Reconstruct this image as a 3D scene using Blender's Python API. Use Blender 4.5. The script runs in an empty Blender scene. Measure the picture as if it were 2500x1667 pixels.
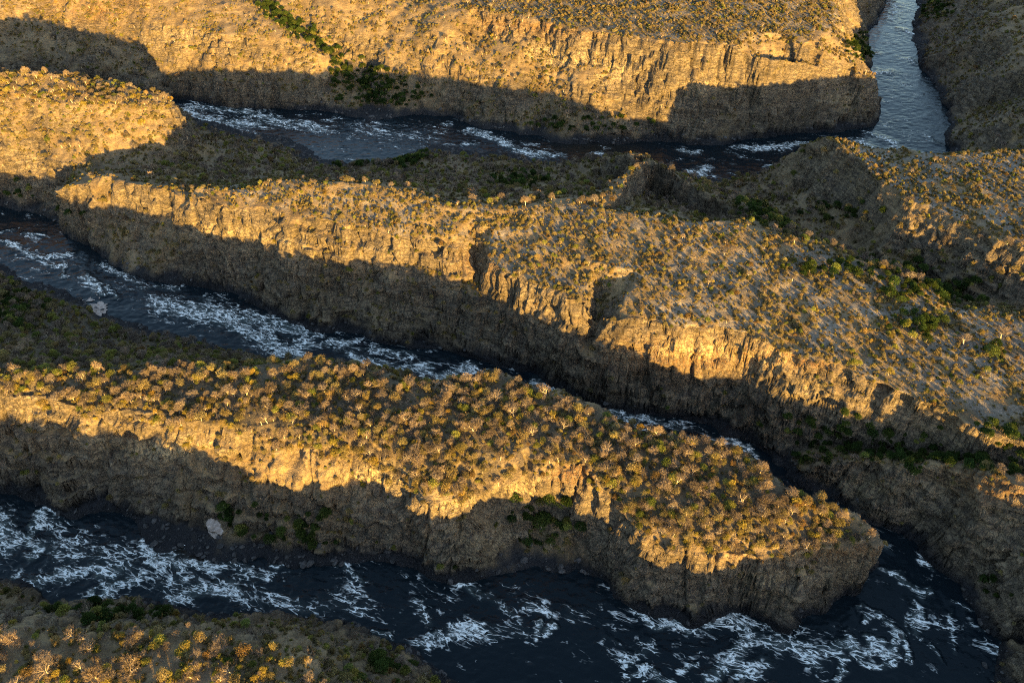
import bpy, math, random
import numpy as np
from mathutils import Vector, Matrix
from mathutils.geometry import delaunay_2d_cdt

# ------------------------------------------------------------------ camera, sky, sun, exposure
CAM_H = 300.0                      # metres above the reference plateau (z = 0)
PITCH = math.radians(41.5)         # looking down
FPX = 1900.0                       # focal length in photograph pixels (2500 wide)
WATER = -65.0                      # river level
SUN_AZ = (0.46, -0.888)            # horizontal direction towards the sun (x right, y away)
SUN_EL = math.radians(6.7)

sc = bpy.context.scene
cam = bpy.data.cameras.new('camera')
cam.sensor_width = 36.0
cam.lens = 36.0 * FPX / 2500.0
cam.clip_start = 1.0
cam.clip_end = 20000.0
cam_ob = bpy.data.objects.new('camera', cam)
sc.collection.objects.link(cam_ob)
cam_ob.location = (0, 0, CAM_H)
cam_ob.rotation_euler = (math.pi / 2 - PITCH, 0, 0)
sc.camera = cam_ob

world = bpy.data.worlds.new('World')
sc.world = world
world.use_nodes = True
wn = world.node_tree
wn.nodes.clear()
sky = wn.nodes.new('ShaderNodeTexSky')
sky.sky_type = 'NISHITA'
sky.sun_disc = False
sky.sun_elevation = SUN_EL
sky.sun_rotation = math.atan2(SUN_AZ[0], SUN_AZ[1])
sky.altitude = 900
sky.air_density = 1.0
sky.dust_density = 1.0
sky.ozone_density = 1.1
bg = wn.nodes.new('ShaderNodeBackground')
bg.inputs['Strength'].default_value = 0.125
wo = wn.nodes.new('ShaderNodeOutputWorld')
wn.links.new(sky.outputs[0], bg.inputs[0])
wn.links.new(bg.outputs[0], wo.inputs[0])

sun = bpy.data.lights.new('sun', 'SUN')
sun.energy = 5.0
sun.angle = math.radians(0.5)
sun.color = (1.0, 0.655, 0.17)
sun_ob = bpy.data.objects.new('sun', sun)
sc.collection.objects.link(sun_ob)
_sd = Vector((SUN_AZ[0] * math.cos(SUN_EL), SUN_AZ[1] * math.cos(SUN_EL), math.sin(SUN_EL)))
sun_ob.rotation_euler = _sd.to_track_quat('Z', 'Y').to_euler()
sun_ob.location = (300, -300, 500)

sc.view_settings.view_transform = 'Standard'
sc.view_settings.look = 'None'
sc.view_settings.gamma = 1.0
sc.view_settings.exposure = 2.55
sc.view_settings.use_curve_mapping = False
sc.cycles.use_denoising = False
sc.cycles.filter_width = 1.1
sc.cycles.max_bounces = 5
sc.cycles.diffuse_bounces = 2
sc.cycles.sample_clamp_indirect = 2.0
sc.cycles.glossy_bounces = 2
sc.cycles.transparent_max_bounces = 4

# ------------------------------------------------------------------ helpers
SP, CP = math.sin(PITCH), math.cos(PITCH)

def at(px, py, z):
    """Where the line of sight through a photograph pixel (2500 x 1667) meets the level z."""
    v = (py - 833.5) / FPX
    zd = (CAM_H - z) / (SP + v * CP)
    return (px - 1250.0) / FPX * zd, zd * (CP - v * SP)

def pix(x, y, z):
    """Photograph pixel and depth of a place in the world (arrays)."""
    zd = y * CP + (CAM_H - z) * SP
    v = (-y * SP + (CAM_H - z) * CP)
    return 1250.0 + FPX * x / zd, 833.5 + FPX * v / zd, zd

def _hash(i, j, k, s):
    h = (i * 374761393 + j * 668265263 + k * 2147483647 + s * 974711) & 0xFFFFFFFF
    h = ((h ^ (h >> 13)) * 1274126177) & 0xFFFFFFFF
    h = ((h ^ (h >> 16)) * 2246822519) & 0xFFFFFFFF
    return ((h ^ (h >> 15)) & 0xFFFFFF).astype(np.float32) * np.float32(1 / 8388607.5) - np.float32(1)

def noise3(x, y, z, seed=0):
    """Value noise, -1..1."""
    xi, yi, zi = np.floor(x).astype(np.int64), np.floor(y).astype(np.int64), np.floor(z).astype(np.int64)
    fx, fy, fz = (x - xi).astype(np.float32), (y - yi).astype(np.float32), (z - zi).astype(np.float32)
    fx, fy, fz = [f * f * f * (f * (f * 6 - 15) + 10) for f in (fx, fy, fz)]
    r = 0
    for a in (0, 1):
        wa = fx if a else 1 - fx
        for b in (0, 1):
            wb = wa * (fy if b else 1 - fy)
            for c in (0, 1):
                r = r + wb * (fz if c else 1 - fz) * _hash(xi + a, yi + b, zi + c, seed)
    return r

def noise2(x, y, seed=0):
    xi, yi = np.floor(x).astype(np.int64), np.floor(y).astype(np.int64)
    fx, fy = (x - xi).astype(np.float32), (y - yi).astype(np.float32)
    fx, fy = [f * f * f * (f * (f * 6 - 15) + 10) for f in (fx, fy)]
    r = 0
    k = np.zeros_like(xi)
    for a in (0, 1):
        wa = fx if a else 1 - fx
        for b in (0, 1):
            r = r + wa * (fy if b else 1 - fy) * _hash(xi + a, yi + b, k, seed)
    return r

def fbm2(x, y, octs, seed=0, gain=0.5):
    r, a, f = 0, 1.0, 1.0
    for o in range(octs):
        r = r + a * noise2(x * f + 17.3 * o, y * f - 9.1 * o, seed + o)
        a *= gain
        f *= 2.03
    return r

def sstep(a, b, x):
    t = np.clip((x - a) / (b - a), 0, 1)
    return t * t * (3 - 2 * t)

# ------------------------------------------------------------------ the lie of the land
# breaklines measured on the photograph: pixel, pixel, height
W = WATER
LINES = []
def wl(*pts): LINES.append([(x, y, W) for x, y in pts])
def ln(*pts): LINES.append(list(pts))

# upper river, far bank, then up the branch at the right
wl((-700,160),(-400,190),(-150,205),(100,222),(300,235),(444,245),(574,262),(690,266),(804,272),(900,291),(942,294),(1014,284),(1083,281),
   (1144,306),(1198,325),(1225,316),(1317,333),(1374,356),(1450,355),(1508,356),(1585,343),(1640,346),(1700,356),(1790,350),(1868,341),
   (1983,321),(2097,321),(2143,306),(2152,285),(2142,250),(2122,222),(2112,188),(2124,153),(2120,126),(2109,84),(2150,52),(2155,23),(2166,0),(2185,-50),(2235,-125),(2300,-190))
wl((2420,-200),(2320,-110),(2262,-40),(2238,11),(2229,77),(2221,100),(2236,130),(2244,165),(2281,203),(2300,260),(2322,302),(2309,344),
   (2320,372),(2290,400),(2200,405),(2130,400),(2090,388),(2030,388),(1960,396),(1918,396),(1864,417),(1800,428),(1757,432),(1719,440),(1657,434),
   (1600,420),(1520,410),(1412,393),(1336,395),(1259,380),(1213,368),(1133,363),(1068,357),(1003,357),(965,372),(945,394),(850,396),(788,388),
   (765,368),(708,345),(650,322),(574,314),(500,300),(440,284),(300,272),(150,264),(0,255),(-150,240),(-400,225),(-700,200))
# middle river, far bank, running on along the right-hand land
wl((-700,420),(-400,455),(-150,484),(0,505),(84,523),(172,557),(210,603),(268,649),(333,684),(383,695),(497,704),(574,722),(631,753),(689,783),
   (765,803),(860,822),(953,837),(1087,846),(1118,867),(1183,894),(1297,917),(1355,944),(1450,982),(1527,997),(1604,1018),(1700,1043),(1753,1066),
   (1830,1085),(1862,1105),(1895,1145),(1937,1182),(2059,1232),(2136,1281),(2231,1327),(2270,1369),(2365,1431),(2365,1454),(2396,1511),(2442,1542),(2500,1561),(2660,1640),(2950,1760))
# middle river, near bank, round the tip of the wooded ridge and back along its front
wl((-700,540),(-400,590),(-150,620),(0,645),(38,668),(84,690),(160,712),(205,738),(268,777),(330,792),(402,815),(478,842),(560,850),(640,862),(720,898),(850,912),(991,930),
   (1150,955),(1300,985),(1420,1035),(1550,1075),(1700,1105),(1780,1122),(1850,1152),(1900,1192),(1950,1232),(2010,1278),(2080,1318),(2142,1368),
   (2104,1428),(2050,1482),(2006,1519),(1967,1545),(1929,1549),(1908,1536),(1883,1503),(1837,1473),(1791,1470),(1735,1500),(1688,1518),(1661,1511),
   (1565,1492),(1508,1463),(1489,1436),(1397,1408),(1336,1396),(1259,1404),(1164,1423),(1068,1404),(1030,1381),(930,1369),(892,1390),(800,1379),
   (765,1369),(689,1373),(612,1360),(540,1384),(470,1366),(390,1342),(366,1318),(346,1281),(337,1256),(268,1260),(214,1264),(160,1248),(107,1232),(57,1209),(0,1201),(-150,1172),(-400,1120),(-700,1060))
# lower river, near bank
wl((-700,1370),(-400,1400),(-150,1420),(0,1424),(80,1420),(134,1450),(145,1478),(191,1487),(268,1469),(344,1462),(410,1468),(471,1488),(574,1499),
   (785,1522),(842,1540),(907,1553),(1030,1572),(1095,1584),(1088,1618),(1102,1652),(1125,1667),(1200,1720),(1400,1738),(1560,1692),(1640,1663),
   (1720,1655),(1800,1654),(1920,1664),(2000,1702),(2150,1800),(2350,1960))

# far wall, left: rim and foot of the column cliff, spur beside the green gully
ln((-700,-60,16),(-400,-50,16),(-100,-40,16),(120,-32,17),(250,-22,17),(400,-12,17),(540,-2,13),(608,12,8),(650,60,-1),(700,95,-9),(765,125,-17),(823,152,-27),(858,195,-42))
ln((-700,-10,3),(-400,0,2),(-100,12,1),(100,26,-1),(245,42,-3),(330,52,-3),(420,66,-3),(535,84,-4),(600,88,-4),(645,92,-5))
ln((-400,140,-40),(0,150,-42),(250,180,-45),(450,205,-48),(620,225,-48),(760,228,-50))
ln((640,-70,16),(640,-20,10),(668,30,0),(720,66,-8),(790,112,-22),(845,160,-36),(885,205,-50),(940,255,-60))
# far wall, right: vegetated shoulder, rim, foot of the cliff, the low spur, right edge
ln((700,-60,24),(770,0,12),(850,60,-4),(900,100,-14),(960,150,-26),(1010,200,-40))
ln((1040,-60,24),(1080,-10,18),(1050,60,4),(1090,120,-10),(1150,180,-24),(1200,240,-42))
ln((1090,-60,26),(1140,-4,20),(1180,26,19),(1259,40,18),(1374,68,18),(1489,82,18),(1604,102,18),(1700,108,18),(1800,115,17),(1865,126,14),(1930,141,8),(1990,151,-3),(2060,160,-11),(2125,174,-15),(2140,186,-22))
ln((1190,90,-4),(1260,112,-4),(1350,140,-8),(1430,160,-8),(1500,168,-9),(1620,188,-10),(1750,192,-12),(1850,180,-8),(1950,178,-14),(2060,190,-22),(2130,202,-28))
ln((1960,112,12),(2004,90,12),(2052,60,10),(2056,28,12),(2046,-20,14),(2080,-120,18))
ln((1200,-40,24),(1400,10,22),(1600,50,21),(1800,70,18),(1920,80,16))
ln((1300,-140,34),(1700,-60,28),(1980,-60,22))
# slopes at the far right
ln((2262,40,-55),(2320,20,-38),(2380,0,-22))
ln((2265,95,-60),(2330,80,-50),(2400,60,-34))
ln((2262,140,-54),(2320,118,-38),(2390,100,-22),(2440,90,-12))
ln((2300,190,-58),(2370,170,-46),(2440,150,-30))
ln((2330,235,-52),(2390,205,-36),(2450,185,-18),(2490,170,-10))
ln((2345,290,-58),(2420,260,-46),(2500,235,-28))
ln((2345,330,-54),(2420,305,-38),(2500,285,-22),(2580,270,-12))
ln((2380,-60,-20),(2400,10,-14),(2440,40,-8),(2470,100,-8),(2500,126,-4),(2560,200,-4),(2620,260,-2))
ln((2480,-80,6),(2600,40,10),(2800,160,10))
ln((2360,352,-54),(2450,392,-46),(2600,400,-34),(2800,400,-30))
# knob at the left between the upper and the middle river
ln((-700,150,12),(-400,165,10),(-150,174,18),(0,178,19),(110,179,19),(175,183,11),(268,201,6),(360,217,4),(413,232,1),(430,256,-6))
ln((-700,225,12),(-400,230,11),(-150,240,10),(0,248,9),(110,252,8),(200,248,7),(290,252,5),(360,262,1),(410,268,-5))
ln((-700,360,-25),(-400,372,-26),(-150,380,-27),(0,385,-27),(107,388,-27),(172,404,-26),(250,402,-25),(314,398,-24),(335,360,-22))
# low crest beside it, then the crest of the long ridge (its skyline)
ln((150,470,-27),(195,454,-18),(245,431,-13),(325,453,-9),(400,474,-7),(432,482,-12),(446,478,-12),(460,461,-2),(520,464,0),(574,467,0),(670,444,4),(719,440,8),(800,452,8),(900,459,8),
   (1000,474,9),(1070,492,8),(1130,508,8),(1200,512,9),(1300,498,9),(1400,498,9),(1500,508,9),(1600,524,9),(1700,540,9),(1761,550,9),(1868,564,9),(1944,586,8),
   (2048,614,7),(2117,647,7),(2212,680,6),(2251,716,6),(2327,751,1),(2404,766,1),(2500,774,1),(2800,800,-2))
# front edge of its plateau
ln((425,505,-16),(470,492,-5),(540,503,-4),(620,515,-3),(720,535,-3),(800,550,-3),(880,560,-3),(950,568,-3),(1060,570,-3),(1140,586,-3),(1160,580,-5),(1185,640,-4),(1230,668,-4),
   (1290,694,-4),(1350,718,-4),(1400,730,-4),(1420,735,-5),(1432,712,-5),(1446,752,-5),(1460,757,-5),(1530,768,-4),(1600,782,-4),(1720,802,-4),(1830,824,-4),(1880,848,-5),(1905,868,-6),(1980,884,-5),
   (2050,908,-5),(2150,952,-5),(2250,988,-5),(2358,1038,-6),(2500,1085,-6),(2800,1180,-6))
ln((1163,620,-14),(1172,660,-24),(1178,708,-28))
ln((1433,752,-14),(1437,780,-24),(1440,835,-30))
ln((800,500,3),(950,512,3),(1100,538,2),(1250,590,2),(1400,635,2),(1600,665,2),(1800,712,1),(2000,765,1),(2200,835,0),(2400,905,-1),(2600,950,-1))
# break between its upper slope and the dark cliff
ln((250,500,-30),(400,545,-30),(480,560,-27),(600,595,-26),(720,628,-26),(850,648,-26),(950,660,-26),(1090,690,-27),(1165,712,-27),(1230,745,-28),(1300,790,-28),(1390,835,-30),
   (1440,862,-31),(1520,872,-29),(1620,885,-28),(1740,905,-28),(1830,910,-29),(1900,955,-25),(2000,985,-20),(2100,1020,-22),(2200,1050,-24))
# back of the long ridge: bowl, low spur, side valley
ln((470,330,-50),(560,400,-44),(650,415,-42),(760,425,-45),(900,428,-46),(1050,420,-48),(1200,430,-44),(1330,432,-42),(1420,438,-38))
ln((420,400,-34),(500,440,-28),(600,448,-26),(760,436,-28))
ln((1480,392,-34),(1527,373,-8),(1565,395,-7),(1604,408,-8),(1642,428,-8),(1726,462,-8),(1807,497,-8),(1845,511,-7),(1905,540,-5))
ln((1440,445,-38),(1540,460,-35),(1600,482,-33),(1680,512,-29),(1770,538,-23))
ln((1757,436,-62),(1790,455,-54),(1850,505,-50),(1950,563,-44),(2100,640,-40),(2220,690,-36),(2330,728,-32),(2500,752,-22),(2800,770,-15))
# right-hand ridge: humped crest, left rim, back edge
ln((1870,430,-52),(1930,390,-40),(1975,352,-12),(2017,338,6),(2050,360,5),(2097,404,4),(2174,469,4),(2220,492,4),(2270,515,4),(2365,549,5),(2500,599,7),(2800,700,7))
ln((2017,338,6),(2060,338,-1),(2100,352,-4),(2140,378,0),(2243,386,4),(2300,371,8),(2400,373,8),(2500,374,8),(2800,380,8))
ln((1890,470,-46),(1960,470,-38),(2040,500,-27),(2100,540,-22),(2200,590,-18),(2340,640,-15),(2500,690,-11))
# wooded ridge: skyline, front edge
ln((-700,900,-2),(-400,915,-3),(-150,925,-4),(0,930,-4),(120,925,-4),(260,915,-5),(400,905,-6),(520,900,-7),(640,896,-8),(720,893,-9),(800,890,-9),(907,890,-9),(991,910,-8),(1079,928,-8),
   (1221,928,-9),(1297,944,-10),(1355,970,-11),(1412,1000,-12),(1489,1032,-13),(1546,1050,-13),(1620,1062,-13),(1700,1072,-13),(1760,1090,-14),(1849,1114,-15),(1879,1143,-15),(1937,1188,-16),
   (1983,1212,-17),(2048,1236,-18),(2090,1262,-20),(2150,1318,-23))
ln((-700,970,-18),(-400,990,-19),(-150,1012,-20),(0,1028,-21),(120,1045,-21),(250,1058,-22),(340,1066,-22),(470,1078,-22),(600,1090,-22),(700,1108,-22),(800,1130,-22),(900,1155,-22),(991,1184,-22),
   (1060,1212,-23),(1105,1228,-24),(1142,1236,-25),(1170,1214,-24),(1215,1196,-23),(1270,1172,-22),(1330,1168,-22),(1385,1150,-21),(1410,1165,-21),(1450,1215,-23),(1508,1262,-25),(1540,1290,-25),(1570,1310,-26),
   (1650,1336,-26),(1720,1348,-27),(1790,1345,-27),(1883,1345,-27),(1964,1351,-27),(2059,1356,-27),(2105,1352,-27),(2150,1326,-25))
ln((0,985,-9),(250,1000,-9),(500,1020,-10),(800,1060,-11),(1000,1100,-12),(1200,1110,-12),(1400,1110,-14),(1550,1200,-17),(1750,1260,-19),(1950,1290,-21))
# alcove cut into its front
ln((1340,1215,-36),(1325,1280,-50),(1300,1350,-60))
ln((1205,1260,-40),(1230,1320,-54),(1240,1370,-62))
ln((1440,1262,-36),(1430,1320,-52),(1400,1380,-61))
# its foot: ledge of black boulders
ln((380,1240,-60),(470,1280,-62),(560,1320,-62),(690,1338,-62),(800,1350,-62),(900,1358,-62))
# forested back slope down to the middle river
ln((-400,700,-45),(-150,720,-46),(0,745,-46),(120,790,-46),(260,830,-48),(400,865,-48),(520,880,-48))
ln((-400,800,-24),(0,830,-25),(200,860,-24),(380,882,-24))
# right-hand land: edge above the channel, gully behind it, gullied face
ln((1925,1160,-62),(1960,1152,-56),(2021,1142,-46),(2080,1134,-38),(2136,1133,-33),(2251,1146,-23),(2330,1140,-16),(2385,1142,-11),(2440,1160,-8),(2500,1184,-7),(2700,1240,-6))
ln((1880,1112,-63),(1940,1112,-57),(2000,1112,-51),(2136,1112,-42),(2230,1112,-36),(2330,1118,-26),(2500,1132,-16),(2800,1200,-10))
ln((2180,1240,-51),(2280,1290,-49),(2380,1340,-43),(2480,1350,-32),(2700,1400,-14))
ln((2440,1440,-50),(2520,1470,-40),(2700,1540,-26))
# nearest ridge at the lower left
ln((-700,1510,-9),(-400,1525,-9),(-150,1540,-9),(0,1546,-9),(120,1550,-9),(250,1550,-9),(380,1548,-9),(500,1548,-10),(580,1556,-13),(660,1575,-14),(740,1610,-20),(800,1660,-25),(830,1740,-29))
ln((-700,1640,-6),(-150,1680,-6),(200,1680,-6),(500,1690,-8),(640,1720,-9),(700,1800,-13))
ln((820,1588,-38),(900,1608,-44),(960,1645,-46),(1000,1740,-40))
ln((1560,1760,-58),(1700,1710,-60),(1800,1705,-60),(1900,1740,-58))

def chaikin(p, n):
    p = np.array(p, float)
    for _ in range(n):
        q = np.empty((2 * len(p), 3))
        q[0] = p[0]; q[-1] = p[-1]
        q[1:-1:2] = 0.75 * p[:-1] + 0.25 * p[1:]
        q[2::2] = 0.25 * p[:-1] + 0.75 * p[1:]
        p = q
    return p

pts, edges = [], []
for L in LINES:
    w = np.array([(*at(a, b, c), c) for a, b, c in L])
    w = chaikin(w, 1)
    k = len(pts)
    pts += [tuple(r) for r in w]
    edges += [(k + i, k + i + 1) for i in range(len(w) - 1)]
for x, y, z in ((-3500,-200,5),(-3500,700,0),(-3500,1500,30),(-3500,4500,60),(0,4500,70),(3500,4500,60),(3500,1500,30),(3500,700,5),(3500,-200,-10),(0,-200,-20),  # outer ground beyond the view; its foreground heights are shaped for cast shadows
                (-1000,60,-20),(-600,60,-20),(-300,60,-20),(-100,60,-19),(60,92,-5),(200,85,-16),(255,82,-15),(330,78,15),(420,60,20),(700,60,22),(-20,82,-2),(-60,70,-8),(1200,0,10),(-600,1300,36),(0,1300,40),(600,1300,34),(1000,1200,26),(1000,700,15),(900,400,0)):
    pts.append((x, y, z))
cv, ce, cf, ov, oe, of = delaunay_2d_cdt([Vector(p[:2]) for p in pts], edges, [], 0, 0.05)
CZ = np.array([np.mean([pts[i][2] for i in o]) if o else np.nan for o in ov])
CXY = np.array([(v[0], v[1]) for v in cv])
# a crossing of two breaklines takes its height from its neighbours
for _ in range(6):
    for i in np.where(np.isnan(CZ))[0]:
        nb = [b if a == i else a for a, b in ce if i in (a, b)]
        zz = [CZ[j] for j in nb if not np.isnan(CZ[j])]
        if zz: CZ[i] = np.mean(zz)
print('breakline crossings', sum(1 for o in ov if not o), [tuple(np.round(pix(*CXY[i], CZ[i])[:2])) for i in range(len(ov)) if not ov[i]])
TRI = np.array([f[:3] for f in cf])

# sheet of ground, finer towards the foreground (distance-graded rows and columns)
NC, NR = 900, 1000
rows = [-150, -60, 0, 50, 80]
y = 100.0
while y < 1350:
    rows.append(y)
    y += 0.52 * (1 + max(0, y - 140) / 330.0)
while y < 4300:
    rows.append(y)
    y += 0.06 * y
rows = np.array(rows)
cols = np.concatenate([np.linspace(-3.2, -1.06, 30), np.linspace(-1, 1, NC), np.linspace(1.06, 3.2, 30)])
NR, NC = len(rows), len(cols)
GY = np.repeat(rows[:, None], NC, 1)
GX = cols[None, :] * (186 + 0.53 * np.maximum(GY, 0))

def tin(X, Y):
    """Height of the breakline surface at scattered places (X, Y share the sheet's row order)."""
    Z = np.full(X.shape, np.nan, np.float64)
    ymin, ymax = Y.min(1), Y.max(1)
    for t in TRI:
        p, z = CXY[t], CZ[t]
        d = (p[1, 1] - p[2, 1]) * (p[0, 0] - p[2, 0]) + (p[2, 0] - p[1, 0]) * (p[0, 1] - p[2, 1])
        if abs(d) < 1e-9: continue
        lo, hi = p.min(0), p.max(0)
        r = np.where((ymax >= lo[1]) & (ymin <= hi[1]))[0]
        if not len(r): continue
        r0, r1 = r[0], r[-1] + 1
        xs = X[r0:r1]
        c = np.where((xs.max(0) >= lo[0]) & (xs.min(0) <= hi[0]))[0]
        if not len(c): continue
        c0, c1 = c[0], c[-1] + 1
        x, yy = X[r0:r1, c0:c1], Y[r0:r1, c0:c1]
        a = ((p[1, 1] - p[2, 1]) * (x - p[2, 0]) + (p[2, 0] - p[1, 0]) * (yy - p[2, 1])) / d
        b = ((p[2, 1] - p[0, 1]) * (x - p[2, 0]) + (p[0, 0] - p[2, 0]) * (yy - p[2, 1])) / d
        g = 1 - a - b
        m = (a >= -1e-6) & (b >= -1e-6) & (g >= -1e-6)
        Z[r0:r1, c0:c1][m] = (a * z[0] + b * z[1] + g * z[2])[m]
    return np.where(np.isnan(Z), 0, Z)

# ------------------------------------------------------------------ ground: warp, relief, benches
def relief(X, Y):
    """Ground height with buttresses, gullies and benches."""
    wx = 5.0 * fbm2(X / 38, Y / 38, 3, 11) + 1.6 * fbm2(X / 9, Y / 9, 2, 21)
    wy = 5.0 * fbm2(X / 38, Y / 38, 3, 31) + 1.6 * fbm2(X / 9, Y / 9, 2, 41)
    return tin(X + wx, Y + wy)

Z0 = relief(GX, GY)
wet = Z0 <= WATER + 0.02

def grad(Z, X, Y):
    zc = np.gradient(Z, axis=1) / np.gradient(X, axis=1)
    zr = np.gradient(Z, axis=0)
    xr = np.gradient(X, axis=0)
    yr = np.gradient(Y, axis=0)
    return zc, (zr - zc * xr) / yr

def blur(A, n):
    for _ in range(n):
        B = A.copy()
        B[1:-1] = (A[:-2] + 2 * A[1:-1] + A[2:]) / 4
        C = B.copy()
        C[:, 1:-1] = (B[:, :-2] + 2 * B[:, 1:-1] + B[:, 2:]) / 4
        A = C
    return A

Z1 = blur(Z0, 2)
gx, gy = grad(blur(Z0, 6), GX, GY)
slope = np.hypot(gx, gy)
above = sstep(0, 6, Z1 - WATER)
steep = sstep(0.55, 1.3, slope)
# gullies, lumps on the gentler ground
gentle = sstep(0.5, 0.2, slope)
Z1 = Z1 + above * (1.3 * fbm2(GX / 26, GY / 26, 4, 51) * (1 - 0.4 * steep) * (1 - 0.75 * gentle) + 0.30 * fbm2(GX / 4.2, GY / 4.2, 2, 61))
# rock benches on the steep faces
bench = 7.0 + 2.5 * noise2(GX / 90, GY / 90, 77)
ph = (Z1 + 0.10 * GX - 0.06 * GY) / bench + 0.5 * fbm2(GX / 60, GY / 60, 2, 71)
fr = ph - np.floor(ph)
amp = steep * sstep(-0.5, 0.6, fbm2(GX / 45, GY / 45, 2, 81)) * 1.0
Z1 = Z1 + above * amp * bench * (sstep(0.36, 0.64, fr) - fr)
Z1 = np.where(wet, WATER - 1.5 - 1.5 * (fbm2(GX / 12, GY / 12, 2, 91) + 0.4), Z1)
# low boulder shelves just above the water line
shore = sstep(4.0, 0.2, Z1 - WATER) * (~wet)
Z1 = Z1 + shore * 0.7 * fbm2(GX / 2.6, GY / 2.6, 2, 95)

# rock faces pushed in and out: buttresses, upright joints, flat courses
nl = np.maximum(slope, 1e-4)
nx, ny = -gx / nl, -gy / nl

def blocks(x, y, z, seed):
    """Cells of broken rock: a random value per cell and the distance between the two nearest cell centres."""
    xi, yi, zi = np.floor(x).astype(np.int64), np.floor(y).astype(np.int64), np.floor(z).astype(np.int64)
    f1 = np.full(x.shape, 9.0, np.float32); f2 = f1.copy(); val = np.zeros(x.shape, np.float32)
    for a in (-1, 0, 1):
        for b in (-1, 0, 1):
            for c in (-1, 0, 1):
                i_, j_, k_ = xi + a, yi + b, zi + c
                h1, h2, h3 = _hash(i_, j_, k_, seed), _hash(i_, j_, k_, seed + 1), _hash(i_, j_, k_, seed + 2)
                d = (i_ + .5 + .42 * h1 - x) ** 2 + (j_ + .5 + .42 * h2 - y) ** 2 + (k_ + .5 + .42 * h3 - z) ** 2
                d = d.astype(np.float32)
                n_ = d < f1
                f2 = np.where(n_, f1, np.minimum(f2, d))
                val = np.where(n_, _hash(i_, j_, k_, seed + 3), val)
                f1 = np.where(n_, d, f1)
    return val, np.sqrt(f2) - np.sqrt(f1)

sm = steep * above
act = np.where((sm > 0.02) & (GY < 1300) & (np.abs(GX) < 1.02 * (186 + .53 * GY)))
ax, ay, az = GX[act], GY[act], Z1[act]
# lean the courses a little so that ledges are not level
lz = az + 0.10 * ax - 0.06 * ay
gul = np.abs(fbm2(ax / 24, ay / 24, 2, 101))
butt = fbm2(ax / 13, ay / 13, 2, 103)
jn = noise3(ax / 6, ay / 6, az / 30, 111)
b1, e1 = blocks(ax / 8.5, ay / 8.5, lz / 4.6, 500)
b2, e2 = blocks(ax / 2.7, ay / 2.7, lz / 1.9, 520)
_px, _py, _ = pix(ax, ay, az)
col_m = np.zeros(len(ax))
for cx, cy, rx, ry in ((320,35,420,45),(110,310,190,70),(1300,70,240,45),(1750,150,260,45),(1200,650,80,50)):
    col_m = np.maximum(col_m, np.exp(-(((_px - cx) / rx) ** 2 + ((_py - cy) / ry) ** 2) ** 2))
fis = noise3(ax / 9, ay / 9, az / 60, 141)
fis2 = noise3(ax / 4.5, ay / 4.5, az / 40, 143)
course = noise3(ax / 20, ay / 20, lz / 2.2, 131)
dd = 1.5 * butt - 3.4 * np.exp(-(gul / 0.10) ** 2) - 1.0 * np.exp(-(jn / .10) ** 2) + 2.1 * b1 + 0.65 * b2 - 0.7 * np.exp(-(e1 / .10) ** 2) + 1.2 * course - col_m * (3.6 * np.exp(-(fis / .10) ** 2) + 1.6 * np.exp(-(fis2 / .10) ** 2))
dd = dd * (1 - .7 * np.exp(-(((_px - 2200) / 200) ** 2 + ((_py - 500) / 90) ** 2)))     # the right-hand ridge slopes evenly
disp = np.zeros(GX.shape)
disp[act] = sm[act] * dd
PX = GX + nx * disp
PY = GY + ny * disp
PZ = Z1.copy()
PZ[act] += sm[act] * (0.7 * b1 + 0.35 * b2)
CRK = np.zeros(GX.shape)
CRK[act] = sm[act] * np.maximum(np.exp(-(e1 / .09) ** 2), .7 * np.exp(-(e2 / .10) ** 2))

def mesh_grid(name, X, Y, Z, keep=None):
    R, C = X.shape
    idx = np.arange(R * C).reshape(R, C)
    q = np.stack([idx[:-1, :-1], idx[:-1, 1:], idx[1:, 1:], idx[1:, :-1]], -1).reshape(-1, 4)
    if keep is not None:
        q = q[keep.reshape(-1)]
    used = np.unique(q)
    remap = np.full(R * C, -1, np.int64)
    remap[used] = np.arange(len(used))
    q = remap[q]
    co = np.stack([X, Y, Z], -1).reshape(-1, 3)[used].astype(np.float32)
    me = bpy.data.meshes.new(name)
    me.vertices.add(len(co))
    me.vertices.foreach_set('co', co.ravel())
    me.loops.add(q.size)
    me.loops.foreach_set('vertex_index', q.ravel().astype(np.int32))
    me.polygons.add(len(q))
    me.polygons.foreach_set('loop_start', (np.arange(len(q)) * 4).astype(np.int32))
    me.polygons.foreach_set('use_smooth', np.ones(len(q), bool))
    me.update(calc_edges=True)
    return me, used

def add_attr(me, name, vals):
    a = me.attributes.new(name, 'FLOAT', 'POINT')
    a.data.foreach_set('value', np.ascontiguousarray(vals, dtype=np.float32))

def link(ob, **props):
    sc.collection.objects.link(ob)
    for k, v in props.items():
        ob[k] = v
    return ob

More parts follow.
